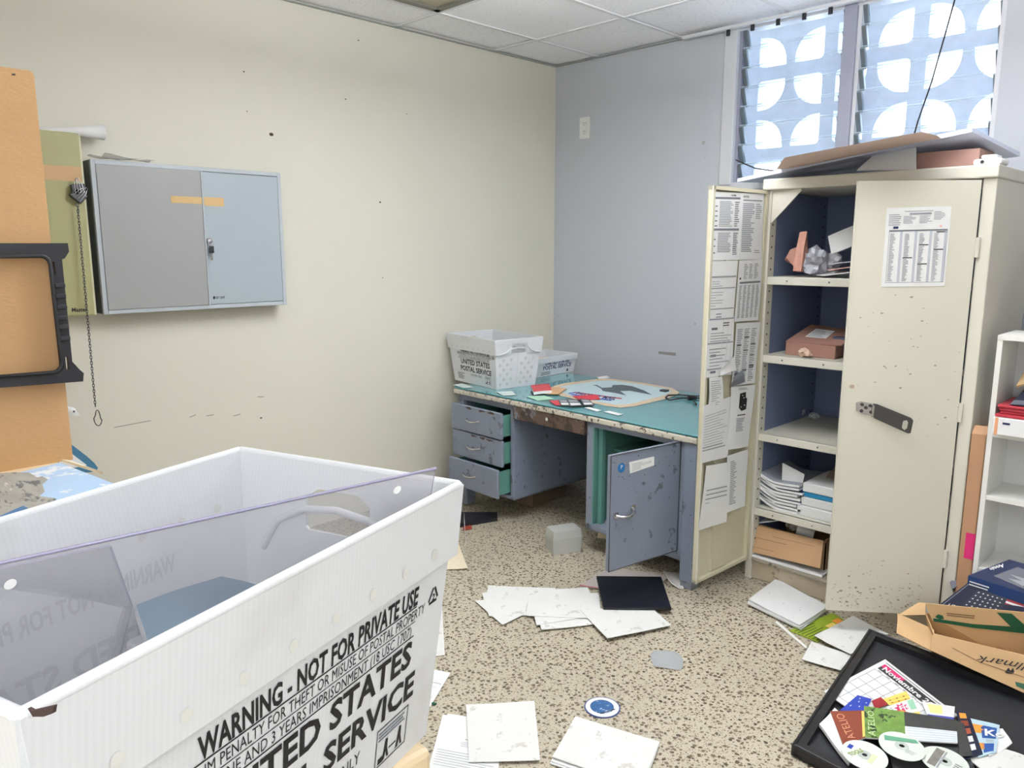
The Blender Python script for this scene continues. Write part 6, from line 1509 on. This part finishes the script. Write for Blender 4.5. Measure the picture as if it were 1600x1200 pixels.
bx = leaning_box('flag_box', 'navy box with flag picture lying slanted behind the kraft carton', A, A + ex_, Dq + (Cq - Dq) * 1.45, Dq, .045, NAVY, mat('box_side_grey', (150, 156, 164), .5), d_flag)
def d_ann(b, S):
    b.rect(S, .04, .05, .96, .055, GREYINK); b.rect(S, .12, .16, .9, .58, mat('dark_navy_print', (30, 36, 56), .4), .0008)
    b.poly(S, [(.20, .22), (.36, .46), (.44, .36), (.52, .50), (.62, .30), (.84, .40), (.80, .22)], mat('grey_print', (126, 130, 136), .5), .0016)
    b.text(S, 'Annin', .32, .74, S.sv * .16, PAPER, True, ang=math.pi, off=.0012) if False else b.text(S, 'Annin', .22, .92, S.sv * .15, PAPER, True, ang=0, off=.0012)
Bq = G(1577, 874, .40)
F0 = G(1513, 899, .325); F1 = G(1600, 926, .325)
t2 = thing('flag_box', 'dark blue box with white maker lettering, behind and above the flag picture box', 'box', G(1580, 910, .12), 0, 'navy flag boxes')
b = MB(); top_ = [Bq, Bq + (F1 - F0) * 1.4, F0 + (F1 - F0) * 1.4, F0]
b.slab(top_, .038, mat('navy_lid', (30, 40, 72), .6, spec=.25), BLUECARD)
TP_ = Pl(F0, (F1 - F0).cross(Bq - F0))
S = Surf(TP_.quad([(1547, 891), (1571, 883), (1568, 878), (1545, 886)][::1], .001))
S = Surf(TP_.quad([(1572, 886.5), (1547, 893.5), (1545, 887), (1568, 880)], .001)); b.text(S, 'Annin', .04, .1, S.sv * .75, PAPER, True, width=S.su * .92)
S = Surf(TP_.quad([(1552, 900), (1590, 886), (1640, 905), (1602, 921)], .001)); b.rect(S, 0, 0, 1, 1, mat('dark_navy_print', (30, 36, 56), .4)); b.poly(S, [(.1, .15), (.2, .7), (.34, .35), (.45, .8), (.55, .3), (.9, .4), (.7, .12)], mat('grey_print', (126, 130, 136), .5), .0012)
b.build('lid', t2)
b = MB(); fd = Vector((0, 0, -.04)); b.slab([F0 + Vector((0, -.002, 0)), F0 + (F1 - F0) * 1.4 + Vector((0, -.002, 0)), F0 + (F1 - F0) * 1.4 + fd, F0 + fd], .002, BLUECARD)
S = Surf([F0 + Vector((0, -.004, 0)), F0 + (F1 - F0) * 1.4 + Vector((0, -.004, 0)), F0 + (F1 - F0) * 1.4 + fd + Vector((0, -.004, 0)), F0 + fd + Vector((0, -.004, 0))]); b.lines(S, .03, .2, .3, .75, 2, PAPER, 4, .4, .4, .002); b.build('front_side', t2)
b = MB(); b.slab([G(1484, 909, .25), G(1510, 894, .29), G(1512, 905, .27), G(1488, 921, .23)], .02, NAVY); tag(b.build('flag_box'), 'corner of a dark box stuck behind the flag picture box at the cabinet', 'box', 'navy flag boxes')
b = MB(); b.box(-.69, -.25, 3.03, 3.10, 0, .15, KRAFT2, .004); tag(b.build('carton'), 'unseen brown support block added under the navy flag boxes at the foot of the shelf unit', 'carton')  # added block, out of sight, that holds the flag boxes up
